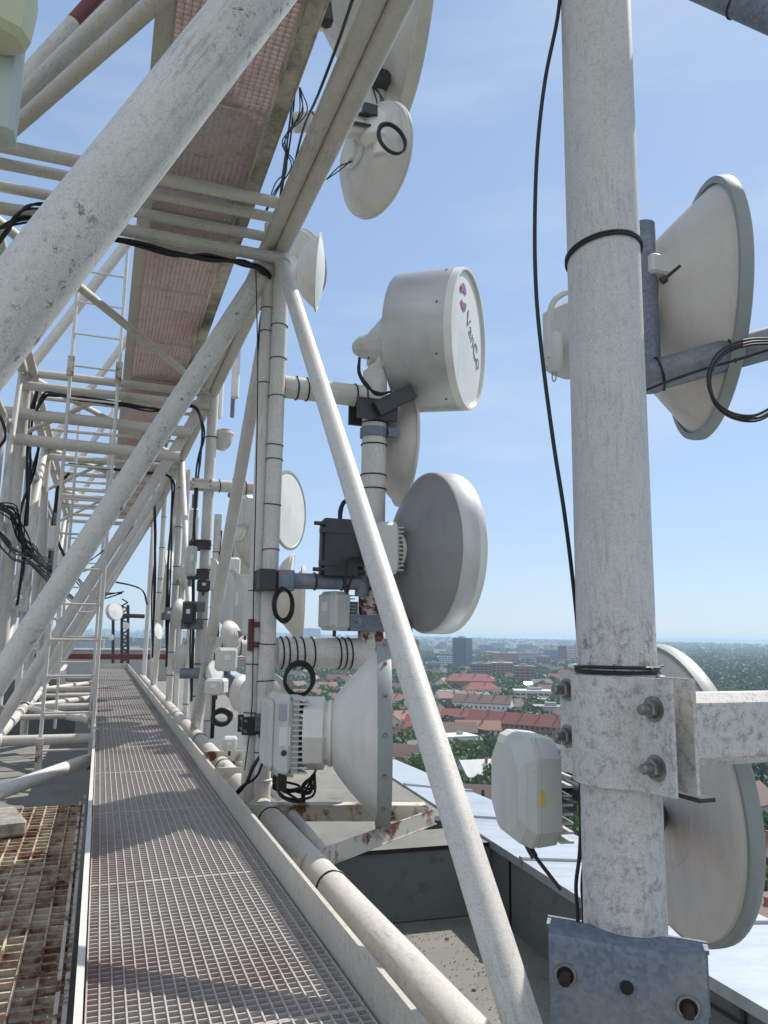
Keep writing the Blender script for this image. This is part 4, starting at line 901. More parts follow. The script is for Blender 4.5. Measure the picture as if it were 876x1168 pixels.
# long black cable left of the pole
pts = [A(px_, py_, Y=yy) for px_, py_, yy in ((642, -40, 2.2), (636, 20, 2.2), (622, 90, 2.2), (613, 170, 2.2), (610, 260, 2.2), (612, 340, 2.2), (620, 420, 2.2), (632, 510, 2.2), (643, 580, 2.2), (652, 650, 2.25), (659, 720, 2.3), (662, 790, 2.35), (662, 900, 2.38), (664, 980, 2.38))]
mb = MB(); mb.path(smoothpath(pts), .0072, 10); single('cable', mb, 'rubber', 'long black cable sagging down the sky left of the foreground pole', 'cable')
mb = MB()
for k, (x0, x1) in enumerate(((661, 657), (667, 664), (671, 668))):
    mb.path(smoothpath([A(x0+2, 930, Y=2.33), A(x0, 975, Y=2.33), A(x1, 1010, Y=2.32), A(x1+2, 1050, Y=2.32), A(x1, 1130, Y=2.3), A(x1, 1200, Y=2.3)]), .0065, 8)
single('cable', mb, 'rubber', 'bundle of black cables running behind the foot of the foreground pole', 'cable')
# top right tube
a, b_ = A(812, -12, Y=2.4), A(890, 22, Y=2.2); t = thing('support_arm', 'end of a grey tube entering at the top right corner', 'support arm', a)
mb = MB(); mb.tube(a-(b_-a)*.5, b_+(b_-a), .07, 28); obj('tube', mb, 'galvanised', t); mb = MB(); mb.ring(a.lerp(b_, .4), b_-a, .073, .004); obj('cable_tie', mb, 'rubber', t)
# top left housing close to the lens
c = A(2, 20, Y=1.35); hs = thing('radio_unit', 'blurred pale green housing with a yellowish cap at the top left corner', 'radio unit', c)
w = depth(c)/F
mb = MB(); mb.lathe([(-.0, 0), (0, 22*w), (8*w, 30*w), (50*w, 34*w), (90*w, 30*w), (90*w, 0)], A(2, 48, Y=1.35), (0,0,1), 8); obj('cap', mb, 'yellow_plastic', hs)
mb = MB(); a = A(-18, 95, Y=1.42); mb.box(a, (76*w, 40*w, 136*w), bev=6*w); obj('housing', mb, 'pale_sheet', hs)
# floodlight
c = A(371, 12, Y=7.6); fl = thing('floodlight', 'dark floodlight box under the right edge of the overhead walkway', 'floodlight', c)
mb = MB(); mb.box(c, (.13, .16, .38), (1,0,.15), (0,1,0), bev=.03); obj('body', mb, 'dark_steel', fl); mb = MB(); mb.box(c+V((-.08,-.05,0)), (.02, .12, .26), (1,0,.15), (0,1,0)); obj('glass', mb, 'flat_grey', fl); mb = MB(); mb.tube(c+V((-.05,0,-.2)), c+V((-.3,0,-.3)), .02, 8); obj('bracket', mb, 'dark_steel', fl)

# ================================================================== CABLES
def cables(label, pts, n=3, r=.012, spread=.03, seg=6, cat='cable', name='cable_bundle'):
    mb = MB()
    for k in range(n):
        P = []
        for i, p_ in enumerate(pts):
            o = V(rng.uniform(-1, 1, 3).tolist())*spread if 0 < i < len(pts)-1 else V((rng.uniform(-1, 1)*spread*.4,)*3)
            P.append(V(p_)+o)
        mb.path(smoothpath(P, 5), r, seg)
    return single(name, mb, 'rubber', label, cat)
cables('thick black cable bundle slung under the lowest near cross tube', [A(-5, 262, Y=7.3), A(22, 250, Y=7.3), A(60, 253, Y=7.3), A(110, 268, Y=7.3), A(160, 278, Y=7.3), A(200, 290, Y=7.3), A(240, 294, Y=7.3), A(280, 300, Y=7.3), A(300, 308, Y=7.35), A(312, 322, Y=7.5)], 7, .012, .03)
cables('black cables looping at the left edge under the near cross tubes', [A(-8, 285, Y=7.2), A(5, 262, Y=7.2), A(18, 245, Y=7.2), A(40, 236, Y=7.2), A(70, 240, Y=7.2)], 4, .011, .04)
cables('black cable bundle under the second row of cross tubes', [A(42, 468, Y=12.4), A(50, 452, Y=12.4), A(62, 450, Y=12.4), A(90, 455, Y=12.4), A(130, 461, Y=12.4), A(170, 467, Y=12.4), A(190, 468, Y=12.4)], 5, .016, .035)
cables('dark cable bundle crossing at the third frame', [A(78, 529, Y=17.6), A(110, 533, Y=17.6), A(160, 539, Y=17.6), A(185, 540, Y=17.6)], 5, .02, .04)
cables('black cables dropping beside the second post', [A(208, 460, Y=12.5), A(222, 465, Y=12.45), A(231, 480, Y=12.45), A(232, 500, Y=12.5), A(226, 530, Y=12.5), A(224, 570, Y=12.5), A(221, 620, Y=12.5), A(220, 680, Y=12.5), A(219, 740, Y=12.5), A(218, 800, Y=12.5)], 5, .014, .03)
cables('black cables dropping down the third post', [A(188, 540, Y=17.7), A(197, 552, Y=17.7), A(196, 590, Y=17.7), A(193, 640, Y=17.7), A(191, 700, Y=17.7), A(190, 760, Y=17.7)], 5, .018, .04)
cables('cables climbing the upper node behind the top chord', [A(318, 235, Y=7.7), A(310, 260, Y=7.7), A(306, 285, Y=7.7), A(312, 300, Y=7.7), A(306, 330, Y=7.7), A(300, 380, Y=7.7), A(302, 450, Y=7.7)], 6, .012, .05)
cables('thin cables fanning from the upper node towards the dishes', [A(300, 250, Y=7.6), A(318, 215, Y=7.6), A(330, 190, Y=7.6), A(326, 160, Y=7.6), A(345, 130, Y=7.7), A(342, 100, Y=7.8)], 4, .007, .05)
cables('pale cable tangle beside the overhead walkway edge', [A(316, 250, Y=7.9), A(325, 200, Y=7.9), A(330, 150, Y=7.9), A(340, 90, Y=7.9), A(352, 40, Y=7.9)], 3, .011, .04)
cables('black cable clipped along the near top chord', [A(330, 215, Y=6.9), A(345, 150, Y=6.0), A(362, 110, Y=5.2), A(385, 50, Y=4.4), A(402, 0, Y=3.8)], 1, .011, 0)
cables('tangle of black cables along the left side rail', [A(-10, 575, Y=11), A(12, 585, Y=11.5), A(25, 610, Y=12), A(40, 632, Y=13), A(52, 645, Y=15), A(66, 655, Y=17)], 14, .010, .09)
cables('loose black cables rising through the left lattice behind the first picket', [A(20, 690, Y=13), A(28, 640, Y=13), A(24, 590, Y=13), A(34, 540, Y=13), A(46, 500, Y=13)], 4, .012, .07)
cables('cable bundle along the far left rail below the pickets', [A(30, 640, Y=14), A(60, 662, Y=18), A(78, 680, Y=22), A(90, 690, Y=26)], 6, .016, .1)
cables('slack cables crossing the left lattice near the third frame', [A(58, 600, Y=18), A(75, 640, Y=18), A(92, 668, Y=18), A(112, 680, Y=18), A(140, 676, Y=18)], 3, .014, .08)
cables('black cable running down the far posts by the walkway end', [A(176, 560, Y=20), A(178, 620, Y=20), A(175, 680, Y=20), A(174, 750, Y=20)], 4, .018, .05)
cables('thin black cable snaking down the double post', [A(292, 300, Y=7.35), A(296, 420, Y=7.35), A(292, 540, Y=7.35), A(290, 680, Y=7.35), A(284, 800, Y=7.35), A(278, 880, Y=7.35)], 1, .006, .03)
cables('drooping cables at the left edge below the side rail', [A(-10, 600, Y=10.5), A(10, 625, Y=11), A(20, 632, Y=12), A(45, 640, Y=14), A(70, 648, Y=16)], 6, .012, .09)
cables('black loop of cable at the left edge beside the low cross tubes', [A(-4, 470, Y=9.6), A(5, 485, Y=9.6), A(6, 500, Y=9.6), A(-3, 512, Y=9.6)], 3, .014, .02)
cables('black vertical cables behind the left post of the second frame', [A(44, 440, Y=13), A(34, 480, Y=13), A(33, 530, Y=13), A(30, 600, Y=13)], 4, .02, .04)
cables('black vertical cables down the left post of the third frame', [A(78, 540, Y=18), A(68, 555, Y=18), A(64, 580, Y=18), A(58, 620, Y=18), A(52, 700, Y=18)], 4, .024, .04)
cables('thin slack cables hanging between the lateral braces', [A(148, 588, Y=14), A(130, 615, Y=14), A(105, 638, Y=14), A(86, 650, Y=14)], 2, .010, .03)
cables('single slack cable hanging below the slack pair', [A(152, 600, Y=15), A(130, 630, Y=15), A(100, 650, Y=15), A(86, 652, Y=15)], 1, .010, .0)
cables('black cable arching to the far post above the silver dish', [A(132, 664, Y=20), A(150, 668, Y=20), A(163, 674, Y=20), A(168, 690, Y=20)], 2, .018, .01)
cables('cable from the galvanised plate up behind the leaning tube', [A(388, 600, Y=7.2), A(388, 585, Y=7.2), A(392, 573, Y=7.2), A(404, 568, Y=7.2)], 3, .018, .01)
cables('wavy black cable beneath the dark bracket of the grey dish', [A(414, 640, Y=7.1), A(400, 636, Y=7.0), A(394, 650, Y=7.0), A(395, 675, Y=7.0), A(402, 655, Y=7.0)], 2, .012, .02)
cables('short jumper cable behind the drum dish radio', [A(410, 408, Y=7.2), A(410, 425, Y=7.2), A(418, 440, Y=7.2), A(432, 450, Y=7.2), A(446, 447, Y=7.2)], 3, .012, .02)
cables('black tangle of cables below the front radio', [A(318, 880, Y=6.6), A(322, 898, Y=6.5), A(335, 905, Y=6.5), A(350, 898, Y=6.5), A(358, 882, Y=6.5)], 7, .011, .07)
cables('black cables on the roof at the double post foot', [A(302, 855, Y=7.0), A(292, 880, Y=7.0), A(278, 898, Y=7.1), A(266, 910, Y=7.2)], 3, .012, .05)
cables('thin jumper cables around the topmost mount', [A(405, 160, Y=7.6), A(420, 170, Y=7.5), A(428, 150, Y=7.5), A(434, 120, Y=7.6), A(424, 95, Y=7.6)], 4, .009, .06)
cables('thin cable drooping from the tilted upper dish', [A(405, 175, Y=7.6), A(400, 185, Y=7.6), A(388, 192, Y=7.6), A(372, 205, Y=7.6)], 2, .007, .02)
def coil(label, px, py, rpx, y, ax, turns=4, r=.012, ry=None):
    c = A(px, py, Y=y); Rr = Rw(c, rpx); ax = V(ax).normalized(); mb = MB(); u = V((0,0,1)); u = (u-ax*u.dot(ax)).normalized(); w_ = ax.cross(u)
    for k in range(turns):
        o = V(rng.uniform(-1, 1, 3).tolist())*r*1.2; rr = Rr*(1+rng.uniform(-.06, .06))
        mb.path([c+o+(u*math.cos(a)*(ry or 1)+w_*math.sin(a))*rr for a in np.linspace(0, 2*math.pi, 33)[:-1]], r, 6, True)
    return single('coiled_cable', mb, 'rubber', label, 'coiled cable')
coil('coiled black cable hanging from the topmost dish mount', 447, 158, 18, 7.0, (.2, -1, .1), 5, .012)
coil('coiled black cable hanging on the double post under the stub arm', 323, 690, 14, 7.15, (.65, -1, 0), 5, .012, 1.25)
coil('coiled black cable hanging below the lower outrigger', 341, 775, 18, 7.1, (.2, -1, .1), 5, .012)
coil('coiled black cable lying low behind the leaning post', 252, 818, 10, 9.8, (.1, -1, .3), 6, .018, .75)

# ================================================================== ROOF ANTENNAS FAR
c = A(132, 697, Y=38); n = nrm(132, 697, .75, 20); t, e = dish('silver drum dish on a lattice mast beyond the end of the roof', c, n, Rw(c, 10), .3, .5, 'bowl', 'drum_metal', 'radome', name='drum_antenna')
t = thing('lattice_mast', 'thin lattice mast carrying the silver drum dish beyond the walkway end', 'mast', A(140, 740, Y=39))
for px_ in (129, 139, 146):
    mb = MB(); mb.tube(A(px_, 760, Y=39), A(px_, 690, Y=39), .07, 8); obj('leg', mb, 'dark_steel', t)
mb = MB()
for k in range(9): mb.tube(A(139, 755-k*8, Y=39), A(146, 751-k*8, Y=39), .035, 6); mb.tube(A(146, 751-k*8, Y=39), A(139, 747-k*8, Y=39), .035, 6)
mb.tube(A(139, 702, Y=39), A(165, 703, Y=39), .1, 8); obj('lacing', mb, 'dark_steel', t)
c = A(144, 714, Y=38); dish('small white round dish on the lattice mast', c, nrm(144, 714, .9, 0), Rw(c, 4), .3, 0, 'bowl')
c = A(127, 727, Y=38); dish('tiny white dish low on the lattice mast', c, nrm(127, 727, .9, 0), Rw(c, 3.5), .3, 0, 'bowl')
# ================================================================== CITY (metres)
GZ = -60.
def hills(x, y):
    d = math.hypot(x, y)
    h = 0
    if d > 1500:
        f = min(1, (d-1500)/7000)
        h = f*f*(20+16*math.sin(x*.0006+1)+11*math.sin(y*.0009+x*.0011)+7*math.sin(x*.0023+y*.0017))
        if d > 9000: h += (d-9000)/5000*22
    return GZ + h
rad = [6, 40, 90, 140, 200, 280, 380, 500, 650, 850, 1100, 1400, 1800, 2300, 2900, 3600, 4400, 5400, 6600, 8000, 9500, 11000, 12500, 14000]
NA = 360; vs = []; fs = []
for r_ in rad:
    for k in range(NA):
        a_ = 2*math.pi*k/NA; x, y = r_*math.sin(a_), r_*math.cos(a_); vs.append((x, y, hills(x, y)))
for i in range(len(rad)-1):
    for k in range(NA): k2 = (k+1) % NA; fs.append((i*NA+k, i*NA+k2, (i+1)*NA+k2, (i+1)*NA+k))
mb = MB(); mb.add(vs, fs); struct('city_ground', mb, 'city_ground', 1.0, True)
occupied = []
def free(x, y, r):
    for (a, b, c) in occupied:
        if (a-x)**2+(b-y)**2 < (c+r)**2: return False
    return True
def proj(p):
    p = Vector(p); d = p.dot(fw); return (CX+F*p.dot(rt)/d, CY-F*p.dot(up)/d, d)
def rotz(p, a, c): return (c[0]+p[0]*math.cos(a)-p[1]*math.sin(a), c[1]+p[0]*math.sin(a)+p[1]*math.cos(a), c[2]+p[2])
def bobj(name, vs, fs, mat, parent, c, a):
    mb = MB(); mb.add([rotz(v, a, c) for v in vs], fs); return obj(name, mb, mat, parent, None, 1.0, False)
def boxv(x0, x1, y0, y1, z0, z1): return [(x0,y0,z0),(x1,y0,z0),(x1,y1,z0),(x0,y1,z0),(x0,y0,z1),(x1,y0,z1),(x1,y1,z1),(x0,y1,z1)], [(0,3,2,1),(4,5,6,7),(0,1,5,4),(1,2,6,5),(2,3,7,6),(3,0,4,7)]
def house(c, w, d, h, a, wall, roof, label, kind='gable', wins=True, group=None, rh=None, cat='house', name='house', chim=1):
    """w along local x (ridge direction), d deep, eaves at h"""
    t = thing(name, label, cat, c, group, 1.0); hw, hd = w/2, d/2; rh = rh or d*.38; o = .5
    v, f = boxv(-hw, hw, -hd, hd, 0, h)
    if kind == 'gable': v += [(-hw, 0, h+rh*.98), (hw, 0, h+rh*.98)]; f += [(4, 8, 7), (5, 6, 9)]
    bobj('wall', v, f, wall, t, c, a)
    e = h-o*rh/hd
    if kind == 'gable':
        rv = [(-hw-o,-hd-o,e),(hw+o,-hd-o,e),(hw+o,0,h+rh),(-hw-o,0,h+rh),(-hw-o,hd+o,e),(hw+o,hd+o,e)]; n6 = [(x, y, z+.3) for x, y, z in rv]
        rf = [(0,1,2,3),(3,2,5,4),(6,7,8,9),(9,8,11,10),(0,1,7,6),(4,5,11,10),(0,3,9,6),(3,4,10,9),(1,2,8,7),(2,5,11,8)]; rv = rv+n6
    elif kind == 'hip':
        q = max(0.01, hw-hd*.9); rv = [(-hw-o,-hd-o,e),(hw+o,-hd-o,e),(hw+o,hd+o,e),(-hw-o,hd+o,e),(-q,0,h+rh),(q,0,h+rh)]; rf = [(0,1,5,4),(1,2,5),(2,3,4,5),(3,0,4),(0,3,2,1)]
    else:
        rv, rf = boxv(-hw-.2, hw+.2, -hd-.2, hd+.2, h, h+.5)
    r = bobj('roof', rv, rf, roof, t, c, a)
    if kind != 'flat':
        for k in range(chim):
            x = (k-(chim-1)/2)*w/(chim+.3)+w*.1; v, f = boxv(x-.45, x+.45, -d*.12-.4, -d*.12+.4, h+rh*.5, h+rh+1.1); bobj('chimney', v, f, 'wall_brick', r, c, a)
    else:
        for k in range(2):
            x = (k-.5)*w*.4; s_ = min(w, d)*.09; v, f = boxv(x-s_, x+s_, -s_, s_, h+.5, h+1.9); bobj('roof_unit', v, f, 'flat_grey', r, c, a)
    if wins:
        # windows on the two long sides and gables that face the camera
        for (side, L, off) in ((0, w, -hd), (1, w, hd), (2, d, -hw), (3, d, hw)):
            nx, ny = [(0,-1),(0,1),(-1,0),(1,0)][side]; wx, wy = nx*math.cos(a)-ny*math.sin(a), nx*math.sin(a)+ny*math.cos(a)
            if wx*(-c[0])+wy*(-c[1]) <= 0: continue
            nf = max(1, int(h/3)); nn = max(1, int(L/3.2)); 
            for fl_ in range(nf):
                vv = []; ff = []
                for k in range(nn):
                    x = -L/2+(k+.5)*L/nn; z = fl_*3+1.0; e_ = .06
                    if side < 2: b_ = boxv(x-.6, x+.6, min(off, off+ny*e_), max(off, off+ny*e_), z, z+1.5)
                    else: b_ = boxv(min(off, off+nx*e_), max(off, off+nx*e_), x-.6, x+.6, z, z+1.5)
                    ff += [tuple(i+len(vv) for i in q) for q in b_[1]]; vv += b_[0]
                bobj('window_row', vv, ff, 'window_glass', t, c, a)
    occupied.append((c[0], c[1], max(w, d)*.55)); return t
def facade(t, c, w, d, h, a, n, step=3.4, mat='window_glass', wh=1.6):
    for side in range(4):
        L = w if side < 2 else d; nx, ny = [(0,-1),(0,1),(-1,0),(1,0)][side]
        wx, wy = nx*math.cos(a)-ny*math.sin(a), nx*math.sin(a)+ny*math.cos(a)
        if wx*(-c[0])+wy*(-c[1]) <= 0: continue
        off = (-d/2, d/2, -w/2, w/2)[side]; nf = int(h/step)
        for k in range(nf):
            z = k*step+1.1; nn = max(2, int(L/5)); vv = []; ff = []
            for j in range(nn):
                x = -L/2+(j+.5)*L/nn; g_ = L/nn*.38
                b_ = boxv(x-g_, x+g_, min(off, off+ny*.1), max(off, off+ny*.1), z, z+wh) if side < 2 else boxv(min(off, off+nx*.1), max(off, off+nx*.1), x-g_, x+g_, z, z+wh)
                ff += [tuple(i+len(vv) for i in q) for q in b_[1]]; vv += b_[0]
            bobj('window_row', vv, ff, mat, t, c, a)
def block(px0, px1, pyt, pyb, wall, label, roof='flat_grey', dd=.6, rot=.15, wins=True, name='building', mat='window_glass'):
    """flat roofed building standing where its foot shows at pyb, as tall as it shows"""
    b0 = G((px0+px1)/2, pyb, GZ); dist = depth(b0); w = (px1-px0)*dist/F/(1+dd*.25); top = A((px0+px1)/2, pyt, Y=b0.y).z; h = max(4, top-GZ)
    az = -math.atan2(b0.x, b0.y)+rot; c = (b0.x, b0.y, GZ); d = w*dd
    t = thing(name, label, 'building', c, None, 1.0); v, f = boxv(-w/2, w/2, -d/2, d/2, 0, h); bobj('wall', v, f, wall, t, c, az)
    v, f = boxv(-w/2-.3, w/2+.3, -d/2-.3, d/2+.3, h, h+.8); r = bobj('roof', v, f, roof, t, c, az)
    v, f = boxv(-w*.2, w*.1, -d*.2, d*.2, h+.8, h+3.2); bobj('plant_room', v, f, 'flat_grey', r, c, az)
    if wins: facade(t, c, w, d, h, az, 0, 3.6, mat)
    occupied.append((c[0], c[1], max(w, d)*.6)); return t, c, w, d, h, az
# landmark buildings seen over the roof edge
t, c, w, d, h, az = block(517, 538, 728, 768, 'tower_glass', 'tall glass office tower on the horizon with a dark left half', dd=.9, rot=-.5, mat='tower_dark'); 
block(500, 519, 746, 764, 'wall_blue', 'low blue office block with pale bands left of the glass tower', mat='flat_white')
block(488, 503, 756, 768, 'wall_blue', 'lower dark blue office block at the foot of the glass tower', mat='tower_dark')
block(560, 593, 745, 760, 'wall_pink', 'rose red apartment block on the horizon right of the glass tower')
block(546, 562, 736, 748, 'wall_blue', 'pale blue grey block rising behind the rose red one')
block(536, 562, 757, 777, 'wall_brown', 'dark brown brick building right below the glass tower')
block(559, 586, 756, 775, 'wall_brick', 'orange brick building with a white flat roof beside the brown one', 'flat_white')
block(585, 611, 760, 783, 'wall_brown', 'long grey brown building above the white warehouses')
block(600, 622, 744, 756, 'wall_grey', 'pale grey block on the horizon left of the blue block')
block(620, 637, 741, 757, 'wall_blue', 'steel blue block just left of the purple building')
block(636, 647, 737, 758, 'wall_purple', 'dark purple narrow building joined to a cream block')
block(647, 672, 737, 757, 'wall_cream', 'cream apartment block right of the dark purple building')
block(583, 642, 788, 803, 'wall_cream', 'long low warehouse with a pale blue white roof', 'flat_white', .5, .1)
block(606, 655, 806, 820, 'wall_grey', 'low grey workshop with a flat roof in front of the long warehouse', 'flat_grey', .6, .1)
block(342, 366, 717, 734, 'wall_blue', 'blue grey block above the horizon seen under the galvanised stub arm')
block(366, 402, 730, 742, 'wall_grey', 'wide low grey block beside the one above the horizon')
block(405, 428, 737, 748, 'wall_blue', 'small blue block below the red banded mast')
block(440, 470, 733, 745, 'wall_grey', 'grey slab on the horizon left of the leaning tube')
block(-60, 40, 724, 750, 'wall_blue', 'long blue grey housing block beyond the roof at far left')
block(50, 150, 726, 748, 'wall_grey', 'long pale housing block behind the lattice mast')
block(150, 250, 728, 749, 'wall_blue', 'long bluish housing block behind the far posts')
# solar glint: a glazed roof light tilted so that it mirrors the sun
SUN_EL, SUN_AZ = R_(50), R_(65)          # azimuth from +Y towards +X
sun_dir = V((math.sin(SUN_AZ)*math.cos(SUN_EL), math.cos(SUN_AZ)*math.cos(SUN_EL), math.sin(SUN_EL)))
gpos = G(603, 790, GZ)
t = thing('greenhouse', 'glazed shed roof flashing in the sun above the long warehouse', 'greenhouse', (gpos.x, gpos.y, GZ), None, 1.0)
v, f = boxv(-12, 12, -8, 8, 0, 7); bobj('wall', v, f, 'flat_grey', t, (gpos.x, gpos.y, GZ), -.3)
cg = V((gpos.x, gpos.y, GZ+10)); hn = (sun_dir - cg.normalized()).normalized(); ex = hn.cross(V((0,0,1))).normalized(); ey = hn.cross(ex)
mb = MB(); mb.lathe([(0,0),(0,.1)], cg, hn, 4)
mb = MB(); mb.box(cg, (11, 4, .2), ex, ey, hn); obj('glass_roof', mb, 'bright_metal', t, None, 1.0, False)
# named houses nearer to the roof
def H(px, py, w, d, h, rot, wall, roof, label, kind='gable', **k):
    b0 = G(px, py, GZ); return house((b0.x, b0.y, GZ), w, d, h, -math.atan2(b0.x, b0.y)+rot, wall, roof, label, kind, **k)
H(536, 790, 52, 18, 13, .15, 'wall_brick', 'tile_red', 'long dark red roofed school building below the brown brick block', 'hip', chim=3)
H(549, 799, 34, 15, 11, .3, 'wall_cream', 'tile_red', 'red hipped house between the school and the beige apartment row', 'hip')
H(551, 818, 44, 14, 11, -.25, 'wall_white', 'tile_brown', 'brownish roofed apartment row with two floors of windows', chim=4)
H(514, 808, 26, 13, 9, .4, 'wall_white', 'tile_rose', 'rose roofed house left of the brownish apartment row')
H(525, 829, 24, 12, 7, -.1, 'wall_cream', 'tile_red', 'red gabled house with pale walls just right of the leaning tube')
H(545, 843, 26, 12, 6, .1, 'wall_cream', 'tile_orange', 'salmon roofed low house in front of the red gabled one')
H(587, 842, 58, 15, 9, -.42, 'wall_brick', 'tile_red', 'long bright red roof with dark dormers above the octagonal radio', chim=5)
H(580, 816, 22, 14, 7, .5, 'wall_yellow', 'tile_brown', 'yellow walled house with a brown gable behind the long red roof')
H(548, 897, 18, 14, 5, .5, 'wall_white', 'flat_white', 'pale white roofed house low beside the leaning tube', 'gable')
H(468, 849, 20, 17, 6, .3, 'wall_brick', 'tile_crimson', 'crimson pyramid roofed villa left of the leaning tube', 'hip')
H(472, 872, 20, 16, 5, .4, 'wall_white', 'tile_grey', 'grey beige roofed villa below the crimson one', 'hip')
H(450, 810, 22, 12, 8, -.2, 'wall_white', 'tile_orange', 'orange roofed house right of the rim of the front dish', )
H(456, 832, 24, 12, 7, .4, 'wall_white', 'tile_orange', 'orange gabled house just above the crimson villa')
H(482, 838, 20, 12, 7, -.2, 'wall_brown', 'tile_crimson', 'dark red roofed house behind the crimson villa')
H(412, 792, 26, 12, 7, .2, 'wall_cream', 'tile_orange', 'orange roofed row seen above the front dish')
H(392, 806, 26, 12, 6, -.3, 'wall_cream', 'tile_rose', 'rose roofed house seen through the coiled cable')
H(372, 790, 22, 12, 6, .3, 'wall_white', 'tile_orange', 'orange house just left of the front dish hub')
H(350, 800, 24, 12, 6, .1, 'wall_white', 'tile_orange', 'orange house framed by the cable coil under the outrigger')
H(868, 1003, 20, 11, 7, .1, 'wall_dark', 'tile_orange', 'dark walled house with an orange roof at the right edge', )
H(856, 1075, 26, 20, 6, .55, 'wall_grey', 'tile_brown', 'brown ribbed roof with small vents at the lower right', rh=2.2)
H(655, 845, 20, 10, 6, .1, 'wall_cream', 'tile_orange', 'orange roofed house hidden behind the pole clamp')
# ordinary houses filling the quarter
kinds = [('wall_cream','tile_red','cream walled','red'), ('wall_white','tile_orange','white walled','orange'), ('wall_white','tile_brown','white walled','brown'), ('wall_yellow','tile_red','yellow walled','red'), ('wall_cream','tile_rose','cream walled','rose'), ('wall_brick','tile_brown','brick walled','brown'), ('wall_white','tile_grey','white walled','grey'), ('wall_cream','tile_brown','cream walled','brown'), ('wall_grey','flat_grey','grey walled','flat grey'), ('wall_white','flat_white','white walled','flat white')]
n = 0; tries = 0
while n < 150 and tries < 6000:
    tries += 1
    px_ = rng.uniform(335, 900); py_ = 762 + 190*rng.random()**2.2
    if px_ > 700 and (py_ < 800 or rng.random() < .6): continue
    if py_ > 860 and rng.random() < .6: continue
    b0 = G(px_, py_, GZ)
    if math.hypot(b0.x, b0.y) < 150: continue
    w = rng.uniform(13, 30); d = rng.uniform(10, 14)
    if not free(b0.x, b0.y, max(w, d)*.62): continue
    k = kinds[int(rng.integers(len(kinds)))]
    near = py_ > 800
    house((b0.x, b0.y, GZ), w, d, rng.uniform(5, 10), rng.uniform(0, 3.14), k[0], k[1], f'{k[2]} {k[3]} roofed house in the residential quarter below the roof', 'flat' if 'flat' in k[3] else ('hip' if rng.random() < .3 else 'gable'), wins=near, group=f'{k[2]} {k[3]} roofed houses of the quarter', chim=1 if near else 0)
    n += 1
# apartment blocks towards the horizon
walls = ['wall_cream', 'wall_white', 'wall_grey', 'wall_blue', 'wall_brick', 'wall_pink']; wn = ['cream', 'white', 'grey', 'blue', 'brick', 'pink']
n = 0; tries = 0
while n < 150 and tries < 6000:
    tries += 1
    px_ = rng.uniform(-40, 720) if n % 3 else rng.uniform(330, 700); dist = rng.uniform(1050, 3600); r_ = ray(px_, 735); hd = math.hypot(r_.x, r_.y)
    x, y = r_.x/hd*dist, r_.y/hd*dist; w = rng.uniform(22, 75); d = rng.uniform(12, 20)
    if not free(x, y, w*.6): continue
    i = int(rng.integers(6)); z = hills(x, y)-1; hgt = rng.uniform(10, 28) if rng.random() < .8 else rng.uniform(28, 42)
    t = thing('apartment_block', f'{wn[i]} apartment block among trees near the horizon', 'building', (x, y, z), f'{wn[i]} apartment blocks near the horizon', 1.0)
    a = rng.uniform(0, 3.14); v, f = boxv(-w/2, w/2, -d/2, d/2, 0, hgt); bobj('wall', v, f, walls[i], t, (x, y, z), a)
    v, f = boxv(-w/2-.3, w/2+.3, -d/2-.3, d/2+.3, hgt, hgt+.7); bobj('roof', v, f, 'flat_white' if rng.random() < .4 else ('tile_red' if rng.random() < .3 else 'flat_grey'), t, (x, y, z), a)
    if dist < 2200: facade(t, (x, y, z), w, d, hgt, a, 0, 3.4)
    occupied.append((x, y, w*.5)); n += 1
# far town: a mass of small blocks no one could count
vv = []; ff = []
for _ in range(1500):
    px_ = rng.uniform(-60, 640) ; dist = 3200+4500*rng.random()**1.3; r_ = ray(px_, 735); hd = math.hypot(r_.x, r_.y); x, y = r_.x/hd*dist, r_.y/hd*dist
    w, d, hg = rng.uniform(12, 60), rng.uniform(10, 25), rng.uniform(6, 22)*(1.5 if rng.random() < .1 else 1); z = hills(x, y)-1
    v, f = boxv(-w/2, w/2, -d/2, d/2, 0, hg); a = rng.uniform(0, 3.14); v = [rotz(q, a, (x, y, z)) for q in v]; ff += [tuple(i+len(vv) for i in q) for q in f]; vv += v
mb = MB(); mb.add(vv, ff); tag(obj('distant_town', mb, 'wall_cream', None, None, 1.0, False), 'distant town of tiny pale blocks fading into haze on the horizon', 'town', None, 'stuff')

